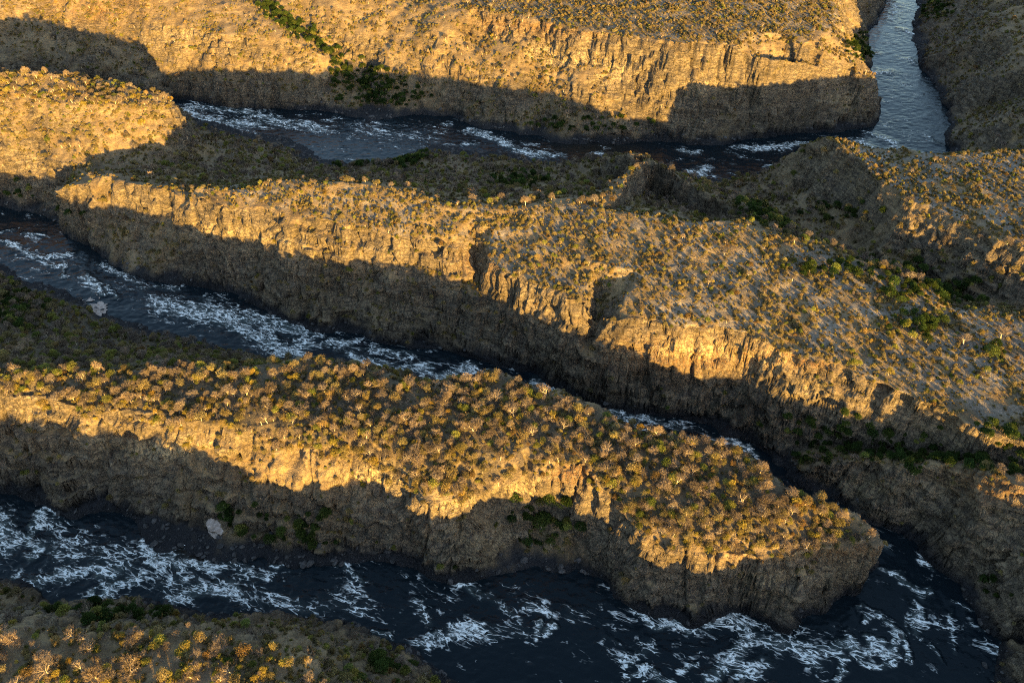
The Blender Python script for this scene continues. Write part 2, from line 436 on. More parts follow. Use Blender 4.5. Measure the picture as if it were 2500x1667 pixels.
# ------------------------------------------------------------------ materials
class NT:
    """Small helper to write node trees."""
    def __init__(self, name):
        self.mat = bpy.data.materials.new(name)
        self.mat.use_nodes = True
        self.t = self.mat.node_tree
        self.t.nodes.clear()
        self.out = self.t.nodes.new('ShaderNodeOutputMaterial')
    def n(self, kind, ins=None, **props):
        nd = self.t.nodes.new('ShaderNode' + kind)
        for k, v in props.items():
            setattr(nd, k, v)
        for k, v in (ins or {}).items():
            self.set(nd.inputs[k], v)
        return nd
    def set(self, sock, v):
        if isinstance(v, bpy.types.NodeSocket):
            self.t.links.new(v, sock)
        elif isinstance(v, bpy.types.Node):
            self.t.links.new(v.outputs[0], sock)
        elif hasattr(sock.default_value, '__len__') and not hasattr(v, '__len__'):
            sock.default_value = [v] * len(sock.default_value)
        elif hasattr(sock.default_value, '__len__') and len(v) == 3 and len(sock.default_value) == 4:
            sock.default_value = (*v, 1)
        else:
            sock.default_value = v
    def attr(self, name):
        return self.n('Attribute', attribute_name=name).outputs['Fac']
    def math(self, op, a, b=0.0, c=0.0, clamp=False):
        nd = self.n('Math', operation=op, use_clamp=clamp)
        for i, v in enumerate((a, b, c)):
            self.set(nd.inputs[i], v)
        return nd.outputs[0]
    def step(self, x, lo, hi):
        nd = self.n('MapRange', {0: x, 1: lo, 2: hi, 3: 0.0, 4: 1.0}, interpolation_type='SMOOTHSTEP')
        return nd.outputs[0]
    def mix(self, f, a, b):
        nd = self.n('Mix', data_type='RGBA')
        self.set(nd.inputs[0], f); self.set(nd.inputs[6], a); self.set(nd.inputs[7], b)
        return nd.outputs[2]
    def mul(self, a, b):
        nd = self.n('Mix', data_type='RGBA', blend_type='MULTIPLY')
        self.set(nd.inputs[0], 1.0); self.set(nd.inputs[6], a); self.set(nd.inputs[7], b)
        return nd.outputs[2]
    def noise(self, vec, scale, detail=3.0, rough=0.55, col=False, **k):
        nd = self.n('TexNoise', {'Vector': vec, 'Scale': scale, 'Detail': detail, 'Roughness': rough}, **k)
        return nd.outputs['Color' if col else 0]
    def stretch(self, vec, s, rot=0.0):
        nd = self.n('Mapping', {'Vector': vec, 'Scale': s, 'Rotation': (0, 0, rot)})
        return nd.outputs[0]
    def grey(self, v):
        return self.n('CombineColor', {0: v, 1: v, 2: v}).outputs[0]

def ground_material():
    g = NT('gorge_ground')
    geo = g.n('NewGeometry')
    P = geo.outputs['Position']
    rock, wash, thin = g.attr('rock'), g.attr('wash'), g.attr('thin')
    pale, red = g.attr('pale'), g.attr('rust')
    n1 = g.noise(P, 0.11, 5, 0.6)
    n2 = g.noise(P, 0.6, 4, 0.65)
    n3 = g.noise(P, 2.2, 3, 0.6)
    # dry grass and litter
    straw = g.mix(g.step(n1, 0.35, 0.65), (0.155, 0.10, 0.054), (0.285, 0.19, 0.098))
    straw = g.mix(g.step(n2, 0.52, 0.66), straw, (0.115, 0.088, 0.062))
    straw = g.mix(g.step(n3, 0.56, 0.72), straw, (0.34, 0.24, 0.125))
    # bare stony ground
    stony = g.mix(g.step(n2, 0.4, 0.62), (0.165, 0.138, 0.115), (0.31, 0.255, 0.21))
    stony = g.mix(g.step(n3, 0.58, 0.66), stony, (0.095, 0.085, 0.075))
    soil = g.mix(thin, straw, stony)
    soil = g.mix(g.attr('litter'), soil, g.mix(g.step(n2, 0.4, 0.6), (0.075, 0.058, 0.040), (0.155, 0.115, 0.070)))  # leaf litter, darkened to carry the shade between the trees
    # basalt in courses with upright joints
    sv = g.stretch(P, (0.10, 0.10, 0.55))
    sj = g.stretch(P, (0.75, 0.75, 0.09))
    c1 = g.noise(sv, 1.0, 5, 0.65)
    j1 = g.noise(sj, 1.0, 4, 0.6)
    basalt = g.mix(g.step(c1, 0.36, 0.66), (0.066, 0.054, 0.045), (0.225, 0.165, 0.105))
    basalt = g.mix(g.math('MULTIPLY', g.step(j1, 0.57, 0.70), 0.7), basalt, (0.060, 0.050, 0.044))
    led = g.noise(g.stretch(P, (0.045, 0.045, 0.95)), 1.0, 4, 0.7)
    basalt = g.mix(g.math('MULTIPLY', g.step(led, 0.55, 0.64), 0.75), basalt, (0.048, 0.040, 0.034))
    basalt = g.mix(g.math('MULTIPLY', g.step(led, 0.45, 0.37), 0.35), basalt, (0.29, 0.23, 0.165))
    basalt = g.mix(g.math('MULTIPLY', g.step(n3, 0.56, 0.70), 0.45), basalt, (0.30, 0.245, 0.18))
    basalt = g.mix(g.math('MULTIPLY', red, g.step(n2, 0.35, 0.6)), basalt, (0.27, 0.125, 0.045))
    pk = g.math('MULTIPLY', pale, g.step(g.noise(g.stretch(P, (0.5, 0.5, 0.16)), 1.0, 5, 0.7), 0.42, 0.56))
    basalt = g.mix(pk, basalt, (0.46, 0.33, 0.18))
    vw = g.n('VectorMath', {0: g.noise(P, 0.35, 3, 0.6, col=True)}, operation='SCALE'); vw.inputs[3].default_value = 5.0
    vp = g.n('VectorMath', {0: P, 1: vw.outputs[0]}, operation='ADD').outputs[0]
    vor = g.n('TexVoronoi', {'Vector': g.stretch(vp, (0.22, 0.22, 0.40)), 'Scale': 1.0}, feature='DISTANCE_TO_EDGE').outputs['Distance']
    crk = g.math('SUBTRACT', 1.0, g.step(vor, 0.0, 0.10))
    basalt = g.mix(g.math('MULTIPLY', crk, 0.40), basalt, (0.045, 0.037, 0.032))
    col = g.mix(rock, soil, basalt)
    # black flood-washed rock along the water
    washed = g.mix(g.step(n3, 0.45, 0.65), (0.020, 0.019, 0.021), (0.052, 0.046, 0.045))
    col = g.mix(wash, col, washed)
    col = g.mul(col, g.grey(g.n('MapRange', {0: g.noise(P, 0.035, 4, 0.6), 1: 0.3, 2: 0.7, 3: 0.50, 4: 0.92}).outputs[0]))
    h = g.math('ADD', g.math('MULTIPLY', n3, 0.3), g.math('MULTIPLY', g.math('ADD', g.math('MULTIPLY_ADD', led, -1.6, g.math('MULTIPLY_ADD', crk, -0.5, g.math('MULTIPLY', j1, 0.6))), g.math('ADD', c1, n2)), g.math('MULTIPLY_ADD', rock, 0.6, 0.3)))
    bmp = g.n('Bump', {'Strength': 0.9, 'Distance': 1.1, 'Height': h})
    b = g.n('BsdfPrincipled', {'Base Color': col, 'Roughness': 0.92, 'Normal': bmp.outputs[0], 'Specular IOR Level': 0.15})
    g.set(g.out.inputs[0], b)
    return g.mat

def water_material():
    g = NT('river_water')
    P = g.n('NewGeometry').outputs['Position']
    m, silt = g.attr('foam'), g.attr('silt')
    flow = g.stretch(g.stretch(P, (1.0, 1.0, 1.0), math.radians(19)), (0.40, 1.0, 1.0))
    w1 = g.noise(flow, 0.09, 3, 0.55, col=True)
    wv = g.n('VectorMath', {0: w1, 1: (0.5, 0.5, 0.5)}, operation='SUBTRACT').outputs[0]
    wv = g.n('VectorMath', {0: wv}, operation='SCALE'); wv.inputs[3].default_value = 9.0
    q = g.n('VectorMath', {0: flow, 1: wv.outputs[0]}, operation='ADD').outputs[0]
    w2 = g.noise(q, 0.5, 2, 0.5, col=True)
    w2 = g.n('VectorMath', {0: w2, 1: (0.5, 0.5, 0.5)}, operation='SUBTRACT').outputs[0]
    w2s = g.n('VectorMath', {0: w2}, operation='SCALE'); w2s.inputs[3].default_value = 1.8
    q2 = g.n('VectorMath', {0: q, 1: w2s.outputs[0]}, operation='ADD').outputs[0]
    def ridge(vec, s, d, k):
        n = g.noise(vec, s, d, 0.55)
        return g.math('SUBTRACT', 1.0, g.math('MULTIPLY', g.math('ABSOLUTE', g.math('SUBTRACT', n, 0.5)), k), clamp=True)
    qs = g.stretch(q2, (0.55, 1.0, 1.0))
    r1 = ridge(q2, 0.28, 2, 18.0)
    r2 = ridge(qs, 0.70, 2, 12.0)
    r3 = ridge(qs, 1.6, 2, 6.5)
    patch = g.noise(q, 0.13, 4, 0.7)
    pc = g.math('SUBTRACT', patch, 0.5)
    # thin threads where the water is barely broken, torn crests where it is white
    k1 = g.step(g.math('MULTIPLY_ADD', pc, 2.6, m), 0.30, 0.75)
    k2 = g.step(g.math('MULTIPLY_ADD', pc, 3.0, m), 0.58, 1.20)
    th = g.math('MAXIMUM', g.math('MULTIPLY', g.step(r1, 0.1, 0.8), k1), g.math('MULTIPLY', g.step(r2, 0.25, 0.9), k2))
    core = g.math('MULTIPLY', g.step(g.math('MULTIPLY_ADD', pc, 3.2, m), 1.0, 1.6), g.step(r3, 0.15, 0.75))
    foam = g.math('MAXIMUM', th, core)
    milk = g.math('MULTIPLY', g.step(g.math('MULTIPLY_ADD', patch, 0.7, m), 0.65, 1.4), 0.7)
    deep = g.mix(silt, (0.006, 0.010, 0.013), (0.022, 0.016, 0.011))
    body = g.mix(milk, deep, (0.07, 0.085, 0.08))
    col = g.mix(foam, body, (0.90, 0.86, 0.80))
    rip = g.math('ADD', g.noise(q, 0.45, 4, 0.62), g.math('MULTIPLY', g.noise(q, 0.12, 2, 0.5), 1.5))
    chop = g.math('ADD', g.math('MULTIPLY', rip, g.math('MULTIPLY_ADD', m, 1.1, 0.20)), g.math('MULTIPLY', foam, 0.5))
    bmp = g.n('Bump', {'Strength': 0.7, 'Distance': 0.9, 'Height': chop})
    b = g.n('BsdfPrincipled', {'Base Color': col, 'Roughness': g.math('MULTIPLY_ADD', foam, 0.5, 0.12), 'IOR': 1.33, 'Normal': bmp.outputs[0], 'Specular IOR Level': 0.22})
    g.set(g.out.inputs[0], b)
    return g.mat

def leaf_material(name, ramp, translucent=0.25):
    """Foliage or twigs; colour varies from tree to tree and from spray to spray."""
    g = NT(name)
    rnd = g.n('ObjectInfo').outputs['Random']
    isl = g.n('NewGeometry').outputs['Random Per Island']
    cr = g.n('ValToRGB', {0: rnd})
    el = cr.color_ramp.elements
    while len(el) < len(ramp): el.new(0.5)
    for e, (p, c) in zip(el, ramp):
        e.position = p; e.color = (*c, 1)
    tone = g.math('MULTIPLY_ADD', g.math('FRACT', g.math('MULTIPLY', rnd, 7.31)), 0.75, 0.62)
    col = g.mul(cr.outputs[0], g.grey(g.math('MULTIPLY', tone, g.math('MULTIPLY_ADD', isl, 0.75, 0.42))))
    d = g.n('BsdfDiffuse', {'Color': col})
    t = g.n('BsdfTranslucent', {'Color': col})
    ms = g.n('MixShader', {0: translucent, 1: d.outputs[0], 2: t.outputs[0]})
    g.set(g.out.inputs[0], ms)
    return g.mat

def plain(name, a, b, scale=3.0, rough=0.9):
    g = NT(name)
    P = g.n('TexCoord').outputs['Object']
    col = g.mix(g.step(g.noise(P, scale, 4, 0.6), 0.35, 0.65), a, b)
    col = g.mul(col, g.grey(g.math('MULTIPLY_ADD', g.n('ObjectInfo').outputs['Random'], 0.5, 0.75)))
    bs = g.n('BsdfPrincipled', {'Base Color': col, 'Roughness': rough, 'Specular IOR Level': 0.2})
    g.set(g.out.inputs[0], bs)
    return g.mat

M_GROUND = ground_material()
M_WATER = water_material()
M_BARK = plain('bark', (0.30, 0.235, 0.17), (0.20, 0.15, 0.105))
M_PALEBARK = plain('pale_bark', (0.46, 0.33, 0.18), (0.40, 0.33, 0.26))
M_TWIG = leaf_material('dry_twigs', [(0.0, (0.235, 0.165, 0.11)), (0.5, (0.17, 0.13, 0.105)), (1.0, (0.26, 0.18, 0.115))], 0.15)
M_DRY = leaf_material('dry_leaves', [(0.0, (0.25, 0.175, 0.07)), (0.45, (0.20, 0.155, 0.075)), (0.85, (0.27, 0.205, 0.07)), (1.0, (0.25, 0.14, 0.055))])
M_GOLD = leaf_material('golden_leaves', [(0.0, (0.34, 0.24, 0.05)), (0.7, (0.30, 0.235, 0.05)), (1.0, (0.34, 0.20, 0.045))], 0.3)
M_OLIVE = leaf_material('olive_leaves', [(0.0, (0.16, 0.15, 0.04)), (0.5, (0.22, 0.20, 0.045)), (1.0, (0.13, 0.15, 0.035))], 0.3)
M_GREEN = leaf_material('dark_green_leaves', [(0.0, (0.030, 0.050, 0.014)), (0.6, (0.045, 0.065, 0.016)), (1.0, (0.060, 0.075, 0.018))], 0.25)
M_ROCK = plain('boulder_rock', (0.034, 0.031, 0.031), (0.085, 0.074, 0.068), 1.2)
M_SAND = plain('river_sand', (0.44, 0.345, 0.29), (0.27, 0.20, 0.16), 0.5)

# ------------------------------------------------------------------ ground object and its surface masks
SX, SY, SD = pix(PX, PY, PZ)                         # where the ground shows in the photograph
gx2, gy2 = grad(blur(PZ, 3), GX, GY)
slope2 = np.hypot(gx2, gy2)
hw = PZ - WATER
big = fbm2(GX / 55, GY / 55, 3, 201)
mid = fbm2(GX / 11, GY / 11, 3, 211)
rock_a = np.clip(sstep(0.62, 1.25, slope2 + 0.25 * mid) , 0, 1) * np.clip(1 - 0.75 * sstep(0.0, 0.7, big + 0.4 * mid) * sstep(2.4, 1.2, slope2), 0, 1)
wash_a = sstep(8.5, 3.0, hw + 2.2 * mid + 2.0 * big) * (PZ > WATER - 5)

def near_pix(cx, cy, rx, ry, rot=0.0):
    dx, dy = SX - cx, SY - cy
    c, s = math.cos(math.radians(rot)), math.sin(math.radians(rot))
    return np.exp(-(((dx * c + dy * s) / rx) ** 2 + ((-dx * s + dy * c) / ry) ** 2))

def in_poly(px, py, poly):
    r = np.zeros(np.shape(px), bool)
    j = len(poly) - 1
    for i in range(len(poly)):
        (xi, yi), (xj, yj) = poly[i], poly[j]
        if yi != yj:
            r ^= ((yi > py) != (yj > py)) & (px < (xj - xi) * (py - yi) / (yj - yi) + xi)
        j = i
    return r

# pale stained or broken rock, rusty rock: places seen in the photograph
pale_a = 0.10 + 0 * SX
for a in ((1870,880,60,30,0.9),(1740,850,110,22,0.8),(1610,860,90,18,0.5),(560,565,120,14,0.8),(700,595,90,20,0.6),(900,1160,260,26,1.0),(480,1090,200,26,0.8),(1240,1190,60,22,0.9),(1120,1225,50,22,0.8),
          (1310,130,60,24,0.9),(1500,165,45,24,0.9),(1420,150,60,22,0.6),(1720,210,60,20,0.5),(2050,245,40,16,0.5),(520,75,110,24,0.7),(420,1105,90,14,0.6),(1960,955,40,22,0.7),(1880,1345,120,14,0.8),(2120,1190,90,24,0.6),
          (1870,1420,70,26,0.4),(760,760,200,60,0.25),(490,690,12,14,0.9),(766,628,10,14,1.0),(2050,1400,60,30,0.25),(1180,1330,100,60,0.35)):
    pale_a = pale_a + a[4] * near_pix(*a[:4])
pale_a = np.clip(pale_a, 0, 1)
rust_a = 0.08 + 0 * SX
for a in ((1950,870,140,28,0.9),(1330,60,200,30,0.6),(240,20,120,30,0.7),(1650,870,180,40,0.6),(1950,1340,200,26,0.8),(1400,1150,60,30,0.8),(2420,1180,120,40,0.6),(1180,640,60,40,0.5)):
    rust_a = rust_a + a[4] * near_pix(*a[:4])
rust_a = np.clip(rust_a, 0, 1)
# stony ground with little grass: tops of the long ridge, the right-hand ridge and the far plateau
long_top = in_poly(SX, SY, [(440,450),(700,430),(1000,465),(1200,505),(1500,500),(1944,580),(2250,705),(2500,765),(2500,1090),(2250,990),(1980,885),(1600,785),(1290,695),(1160,610),(900,560)])
right_top = in_poly(SX, SY, [(2017,330),(2140,370),(2500,365),(2500,600),(2270,515),(2100,405)])
far_top = in_poly(SX, SY, [(1100,-100),(2060,-100),(2060,60),(1900,100),(1600,95),(1250,35),(1130,-10)])
thin_a = (0.58 * long_top + 0.7 * right_top + 0.45 * far_top + 0.12) * sstep(-0.35, 0.45, mid + 0.5 * big + 0.15)
thin_a = np.clip(thin_a, 0, 1) * sstep(1.0, 0.5, slope2)

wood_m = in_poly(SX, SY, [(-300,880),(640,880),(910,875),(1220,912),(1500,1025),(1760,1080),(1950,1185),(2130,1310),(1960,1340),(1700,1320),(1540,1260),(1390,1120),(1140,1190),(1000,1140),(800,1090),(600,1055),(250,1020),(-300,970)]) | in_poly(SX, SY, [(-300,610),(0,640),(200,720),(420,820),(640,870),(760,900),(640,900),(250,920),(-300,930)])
litter_shade_a = np.clip(blur(wood_m.astype(float), 6) * (.75 + .5 * mid), 0, 1)  # wooded ground: tree shade put into the litter colour
rough_m = in_poly(SX, SY, [(2230,-60),(2420,-60),(2500,120),(2560,380),(2320,370),(2300,250),(2230,120)]) | in_poly(SX, SY, [(1950,1160),(2136,1140),(2385,1150),(2520,1200),(2520,1560),(2300,1400)])
rock_a = np.clip(rock_a + .75 * blur(rough_m.astype(float), 4) * sstep(-.7, .3, mid + .3) * sstep(.2, .5, slope2), 0, 1)
rock_a = np.clip(rock_a + .5 * sstep(.7, 1.1, slope2) * (near_pix(320, 35, 420, 45) + near_pix(110, 310, 190, 70) + near_pix(1300, 70, 240, 45) + near_pix(1700, 160, 300, 45)), 0, 1)
# the separate tongues of land between the river reaches
land = PZ > WATER - 0.6
def region_ids():
    """Label the land on each side of the rivers by spreading from one seed per tongue."""
    st = 6
    m = land[::st, ::st]
    lab = np.zeros(m.shape, np.int8)
    sx, sy, zz = SX[::st, ::st], SY[::st, ::st], PZ[::st, ::st]
    seeds = [(1, 300, 1600), (2, 900, 1000), (3, 1500, 640), (4, 1500, 30), (1, 1250, 1900)]
    for k, ax, ay in seeds:
        d = np.where(m & (zz > WATER + 20), np.hypot(sx - ax, sy - ay), 1e9)
        i = np.unravel_index(np.argmin(d), d.shape)
        lab[i] = k
    lab[-1, m[-1]] = 4
    for it in range(3000):
        new = lab.copy()
        for dr, dc in ((1, 0), (-1, 0), (0, 1), (0, -1)):
            sh = np.zeros_like(lab)
            a = slice(max(dr, 0), lab.shape[0] + min(dr, 0)); b = slice(max(-dr, 0), lab.shape[0] + min(-dr, 0))
            c = slice(max(dc, 0), lab.shape[1] + min(dc, 0)); d = slice(max(-dc, 0), lab.shape[1] + min(-dc, 0))
            sh[a, c] = lab[b, d]
            new = np.where((new == 0) & (m | (it > 900)), sh, new)
        if it > 905 and (new == lab).all(): break
        if it < 900 and (new == lab).all() and it > 5:
            m = np.ones_like(m)
        lab = new
    R, C = land.shape
    return np.kron(lab, np.ones((st, st), np.int8))[:R, :C]
REG = region_ids()

fq = REG[:-1, :-1]
names = {1: ('ridge', 'near wooded ridge at the lower left corner of the gorges'), 2: ('ridge', 'densely wooded low ridge ending in a pointed tip at the right'),
         3: ('ridge', 'long stony ridge with gold lit cliff running across the middle'), 4: ('plateau', 'far plateau with sunlit cliffs above the uppermost river reach')}
for k, (nm, lb) in names.items():
    me, used = mesh_grid(nm, PX, PY, PZ, fq == k)
    for an, av in (('rock', rock_a), ('wash', wash_a), ('thin', thin_a), ('pale', pale_a), ('rust', rust_a), ('litter', litter_shade_a)):
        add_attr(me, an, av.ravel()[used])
    me.materials.append(M_GROUND)
    link(bpy.data.objects.new(nm, me), kind='structure', label=lb)

# ------------------------------------------------------------------ river
FOAM = [  # broken white water: (radius in metres, strength, pixels along it)
 (8,.9,(0,1282),(30,1328)),(3,1,(88,1266),(107,1240),(134,1247)),(7,.6,(125,1258),(145,1252)),(2.6,1,(88,1274),(65,1312),(75,1335),(107,1339),(75,1365)),
 (9,.62,(115,1331),(199,1358),(306,1381),(344,1396)),(4,.9,(88,1419),(172,1400),(280,1392)),(2,.75,(0,1417),(80,1416)),(1.6,.95,(214,1450),(264,1415)),(4,1,(264,1462),(266,1425),(344,1408)),
 (4,1,(421,1466),(490,1442),(574,1431)),(2.6,1,(360,1331),(379,1369),(440,1373),(536,1392)),(2.5,.95,(409,1308),(452,1320)),(13,.42,(536,1396),(727,1411),(900,1434)),(10,.56,(421,1419),(612,1450),(765,1480),(880,1480)),
 (2,.85,(681,1385),(708,1373)),(5,.62,(555,1373),(650,1404)),(2,.8,(831,1385),(884,1415)),(5,.52,(800,1469),(890,1450)),(2,.85,(907,1549),(960,1557)),(2.5,1,(1026,1566),(1083,1553),(1164,1519)),(2.5,1,(1121,1526),(1152,1515)),
 (2,1,(1045,1396),(1106,1415),(1156,1453)),(3,.75,(1137,1423),(1190,1446)),(4,.62,(1171,1450),(1213,1473),(1278,1519)),(4,.62,(1014,1469),(1049,1511)),(4,.58,(1286,1473),(1355,1503)),(1.5,1,(1309,1553),(1324,1522)),(1.5,1,(1332,1545),(1363,1526)),
 (4,.52,(1370,1480),(1412,1519)),(6,.5,(1144,1545),(1278,1538)),(2.5,1,(1554,1496),(1611,1530),(1657,1519),(1692,1542)),(4,.62,(1519,1607),(1588,1584)),(2,.85,(1531,1652),(1577,1641),(1634,1652)),(1.5,.9,(1673,1637),(1696,1626)),(2,.52,(1458,1565),(1516,1568)),
 (3,.85,(1600,1522),(1726,1524),(1784,1511)),(5,.85,(1784,1507),(1849,1561),(1918,1576),(1983,1603)),(3,.85,(1868,1519),(1929,1564)),(3,1,(1726,1664),(1772,1626),(1807,1580),(1841,1568)),(4,.85,(1807,1641),(1868,1618)),(4,.75,(1933,1557),(2009,1591)),
 (3,1,(2029,1591),(2059,1568),(2090,1591)),(2,.95,(2048,1652),(2059,1603)),(2,.9,(2105,1503),(2155,1507)),(2,1,(2170,1519),(2201,1549),(2220,1610)),(2.5,1,(2124,1549),(2174,1603),(2189,1557)),(2,.9,(2097,1610),(2143,1626),(2178,1618)),(1.3,.85,(2101,1603),(2124,1561)),
 (1.3,.75,(2090,1488),(2109,1473),(2143,1492)),(1.5,.75,(2120,1300),(2163,1339)),(2.5,.8,(2155,1388),(2197,1411),(2243,1450),(2266,1438)),(2,.75,(2228,1465),(2251,1557)),(1.2,.65,(2216,1500),(2232,1553)),(1.5,.65,(2251,1369),(2274,1388)),(2.5,.62,(2316,1469),(2358,1492)),
 (2,.55,(2320,1496),(2339,1580)),(1.5,.62,(2270,1576),(2289,1614)),(2,.52,(2377,1522),(2453,1576)),(4,.52,(2396,1576),(2427,1603)),(34,.20,(1900,1590),(2200,1580),(2400,1600)),(22,.22,(0,1330),(300,1390),(700,1430),(1000,1470),(1400,1510),(1700,1560)),(12,.32,(0,590),(230,690),(520,760),(800,830),(1050,885)),(9,.45,(1250,925),(1450,995),(1700,1055)),
 (2,.85,(0,569),(31,563)),(2,.85,(54,571),(107,573)),(3.5,.8,(0,588),(50,607),(92,626),(165,622)),(2,.85,(130,653),(157,649),(157,680)),(3,.9,(207,672),(230,695),(260,718),(287,726)),(1.5,.9,(264,695),(287,726)),(3,.65,(245,645),(344,699),(448,707)),
 (8,.88,(394,741),(478,756),(574,776),(670,791),(765,808)),(6,.85,(436,760),(536,783),(631,821),(689,856)),(2,1,(700,844),(727,864),(731,887)),(4,.55,(486,726),(551,733)),(4,.75,(723,837),(765,844),(865,837)),(6,.55,(790,850),(900,865)),
 (4,.7,(800,837),(861,837)),(4,.65,(823,844),(934,856),(1014,864)),(5,.8,(857,867),(953,894),(1049,902)),(4,1,(1079,921),(1118,909),(1156,894)),(2,.85,(1133,917),(1202,902)),(4,.55,(1164,917),(1260,925),(1336,940)),
 (6,1,(1309,936),(1374,971),(1450,1001),(1546,1036)),(3,.95,(1450,997),(1527,1003),(1588,1019)),(3,.65,(1527,1024),(1650,1045)),(3,.75,(1600,1026),(1669,1045)),(5,.65,(1734,1072),(1799,1091)),(3,1,(1799,1078),(1845,1108)),(4,.75,(1770,1074),(1830,1102)),
 (9,.95,(448,268),(497,295),(555,302),(628,302)),(9,.75,(459,262),(574,270),(689,298),(785,314)),(12,.48,(785,314),(900,330)),(18,.44,(800,295),(900,322),(1060,340)),(5,.95,(1144,314),(1202,337),(1259,367),(1355,383)),(4,.85,(1133,352),(1160,352)),
 (3,.75,(1083,302),(1102,302)),(3,.75,(1370,375),(1401,402)),(3,.85,(1447,379),(1466,371)),(3,.62,(1278,352),(1309,352)),(4,.95,(1661,367),(1700,375)),(5,.95,(1661,428),(1726,413)),(5,.9,(1803,360),(1879,360),(1971,352)),(4,.55,(1768,367),(1810,383)),
 (3,.75,(1864,406),(1906,404)),(4,.85,(2120,325),(2166,341),(2197,364)),(6,.85,(2097,344),(2143,375),(2247,382)),(3,.65,(2270,337),(2297,352)),(6,.75,(2136,176),(2178,176)),(10,.55,(2174,50),(2197,11)),(5,.85,(2201,73),(2228,84)),(4,.85,(2220,145),(2235,157)),(4,.55,(2136,132),(2146,132)),
]
near_wet = blur((~land).astype(float), 3) > 0.02
for _ in range(3):
    near_wet = blur(near_wet.astype(float), 1) > 0
kq = near_wet[:-1, :-1] | near_wet[1:, :-1] | near_wet[:-1, 1:] | near_wet[1:, 1:]
ww = np.where(near_wet)
wX, wY = GX[ww], GY[ww]
foam = 0.08 + 0.08 * fbm2(wX / 40, wY / 40, 2, 301)
jx = wX + 2.6 * fbm2(wX / 8, wY / 8, 3, 311)
jy = wY + 2.6 * fbm2(wX / 8, wY / 8, 3, 321)
for rad, s, *pp in FOAM:
    q = np.array([at(a, b, WATER) for a, b in pp])
    sel = np.where((jx > q[:, 0].min() - 3 * rad) & (jx < q[:, 0].max() + 3 * rad) & (jy > q[:, 1].min() - 3 * rad) & (jy < q[:, 1].max() + 3 * rad))[0]
    if not len(sel): continue
    best = np.full(len(sel), 1e9)
    for a, b in zip(q[:-1], q[1:]):
        d = b - a
        t = np.clip(((jx[sel] - a[0]) * d[0] + (jy[sel] - a[1]) * d[1]) / (d @ d + 1e-9), 0, 1)
        best = np.minimum(best, np.hypot(jx[sel] - a[0] - t * d[0], jy[sel] - a[1] - t * d[1]))
    foam[sel] = np.maximum(foam[sel], s * np.exp(-(best / (1.5 * rad)) ** 1.4))
FO = np.zeros(GX.shape); FO[ww] = foam
wsx, wsy, _ = pix(GX, GY, WATER + 0 * GX)
SILT = 0.8 * np.exp(-(((wsx - 1440) / 130) ** 2 + ((wsy - 365) / 22) ** 2)) + 0.8 * np.exp(-(((wsx - 480) / 60) ** 2 + ((wsy - 1345) / 30) ** 2))
WZ = np.full(GX.shape, WATER)
WZ[ww] += (0.12 + 0.55 * foam) * fbm2(wX / 4.5, wY / 3.0, 3, 331) + 0.6 * foam ** 2
me, used = mesh_grid('river', GX, GY, WZ, kq)
add_attr(me, 'foam', FO.ravel()[used])
add_attr(me, 'silt', SILT.ravel()[used])
me.materials.append(M_WATER)
link(bpy.data.objects.new('river', me), kind='structure', label='dark river winding through the gorges with white rapids')

# ------------------------------------------------------------------ sand banks between the black rocks
def sand(poly, label):
    """A drift of sand lying on the ground inside an outline measured on the photograph."""
    n = fbm2(GX / 3, GY / 3, 3, 351)
    jit = 14 * n
    m_ = in_poly(SX + jit, SY + .6 * jit, poly) & (PZ > WATER - 3) & (PZ < WATER + 14)
    k = m_[:-1, :-1] & m_[1:, :-1] & m_[:-1, 1:] & m_[1:, 1:]
    if not k.any(): return
    me, used = mesh_grid('sand_bank', PX, PY, np.maximum(PZ, WATER + .25) + .22, k)
    me.materials.append(M_SAND)
    link(bpy.data.objects.new('sand_bank', me), kind='structure', label=label)
sand([(210,742),(248,728),(262,745),(255,778),(238,774),(225,756)], 'small white sand patch beside the middle river at the left')
sand([(500,1262),(530,1256),(545,1288),(548,1306),(530,1322),(512,1308),(496,1290)], 'pinkish sand patch on the boulder shelf by the lower river')

# ------------------------------------------------------------------ trees, shrubs, boulders: shapes
def poly_mesh(name, V, F, mats, mi=None, smooth=False):
    me = bpy.data.meshes.new(name)
    me.from_pydata([tuple(v) for v in V], [], F)
    for m in mats: me.materials.append(m)
    if mi is not None:
        me.polygons.foreach_set('material_index', mi)
    if smooth:
        me.polygons.foreach_set('use_smooth', [True] * len(F))
    me.update()
    return me

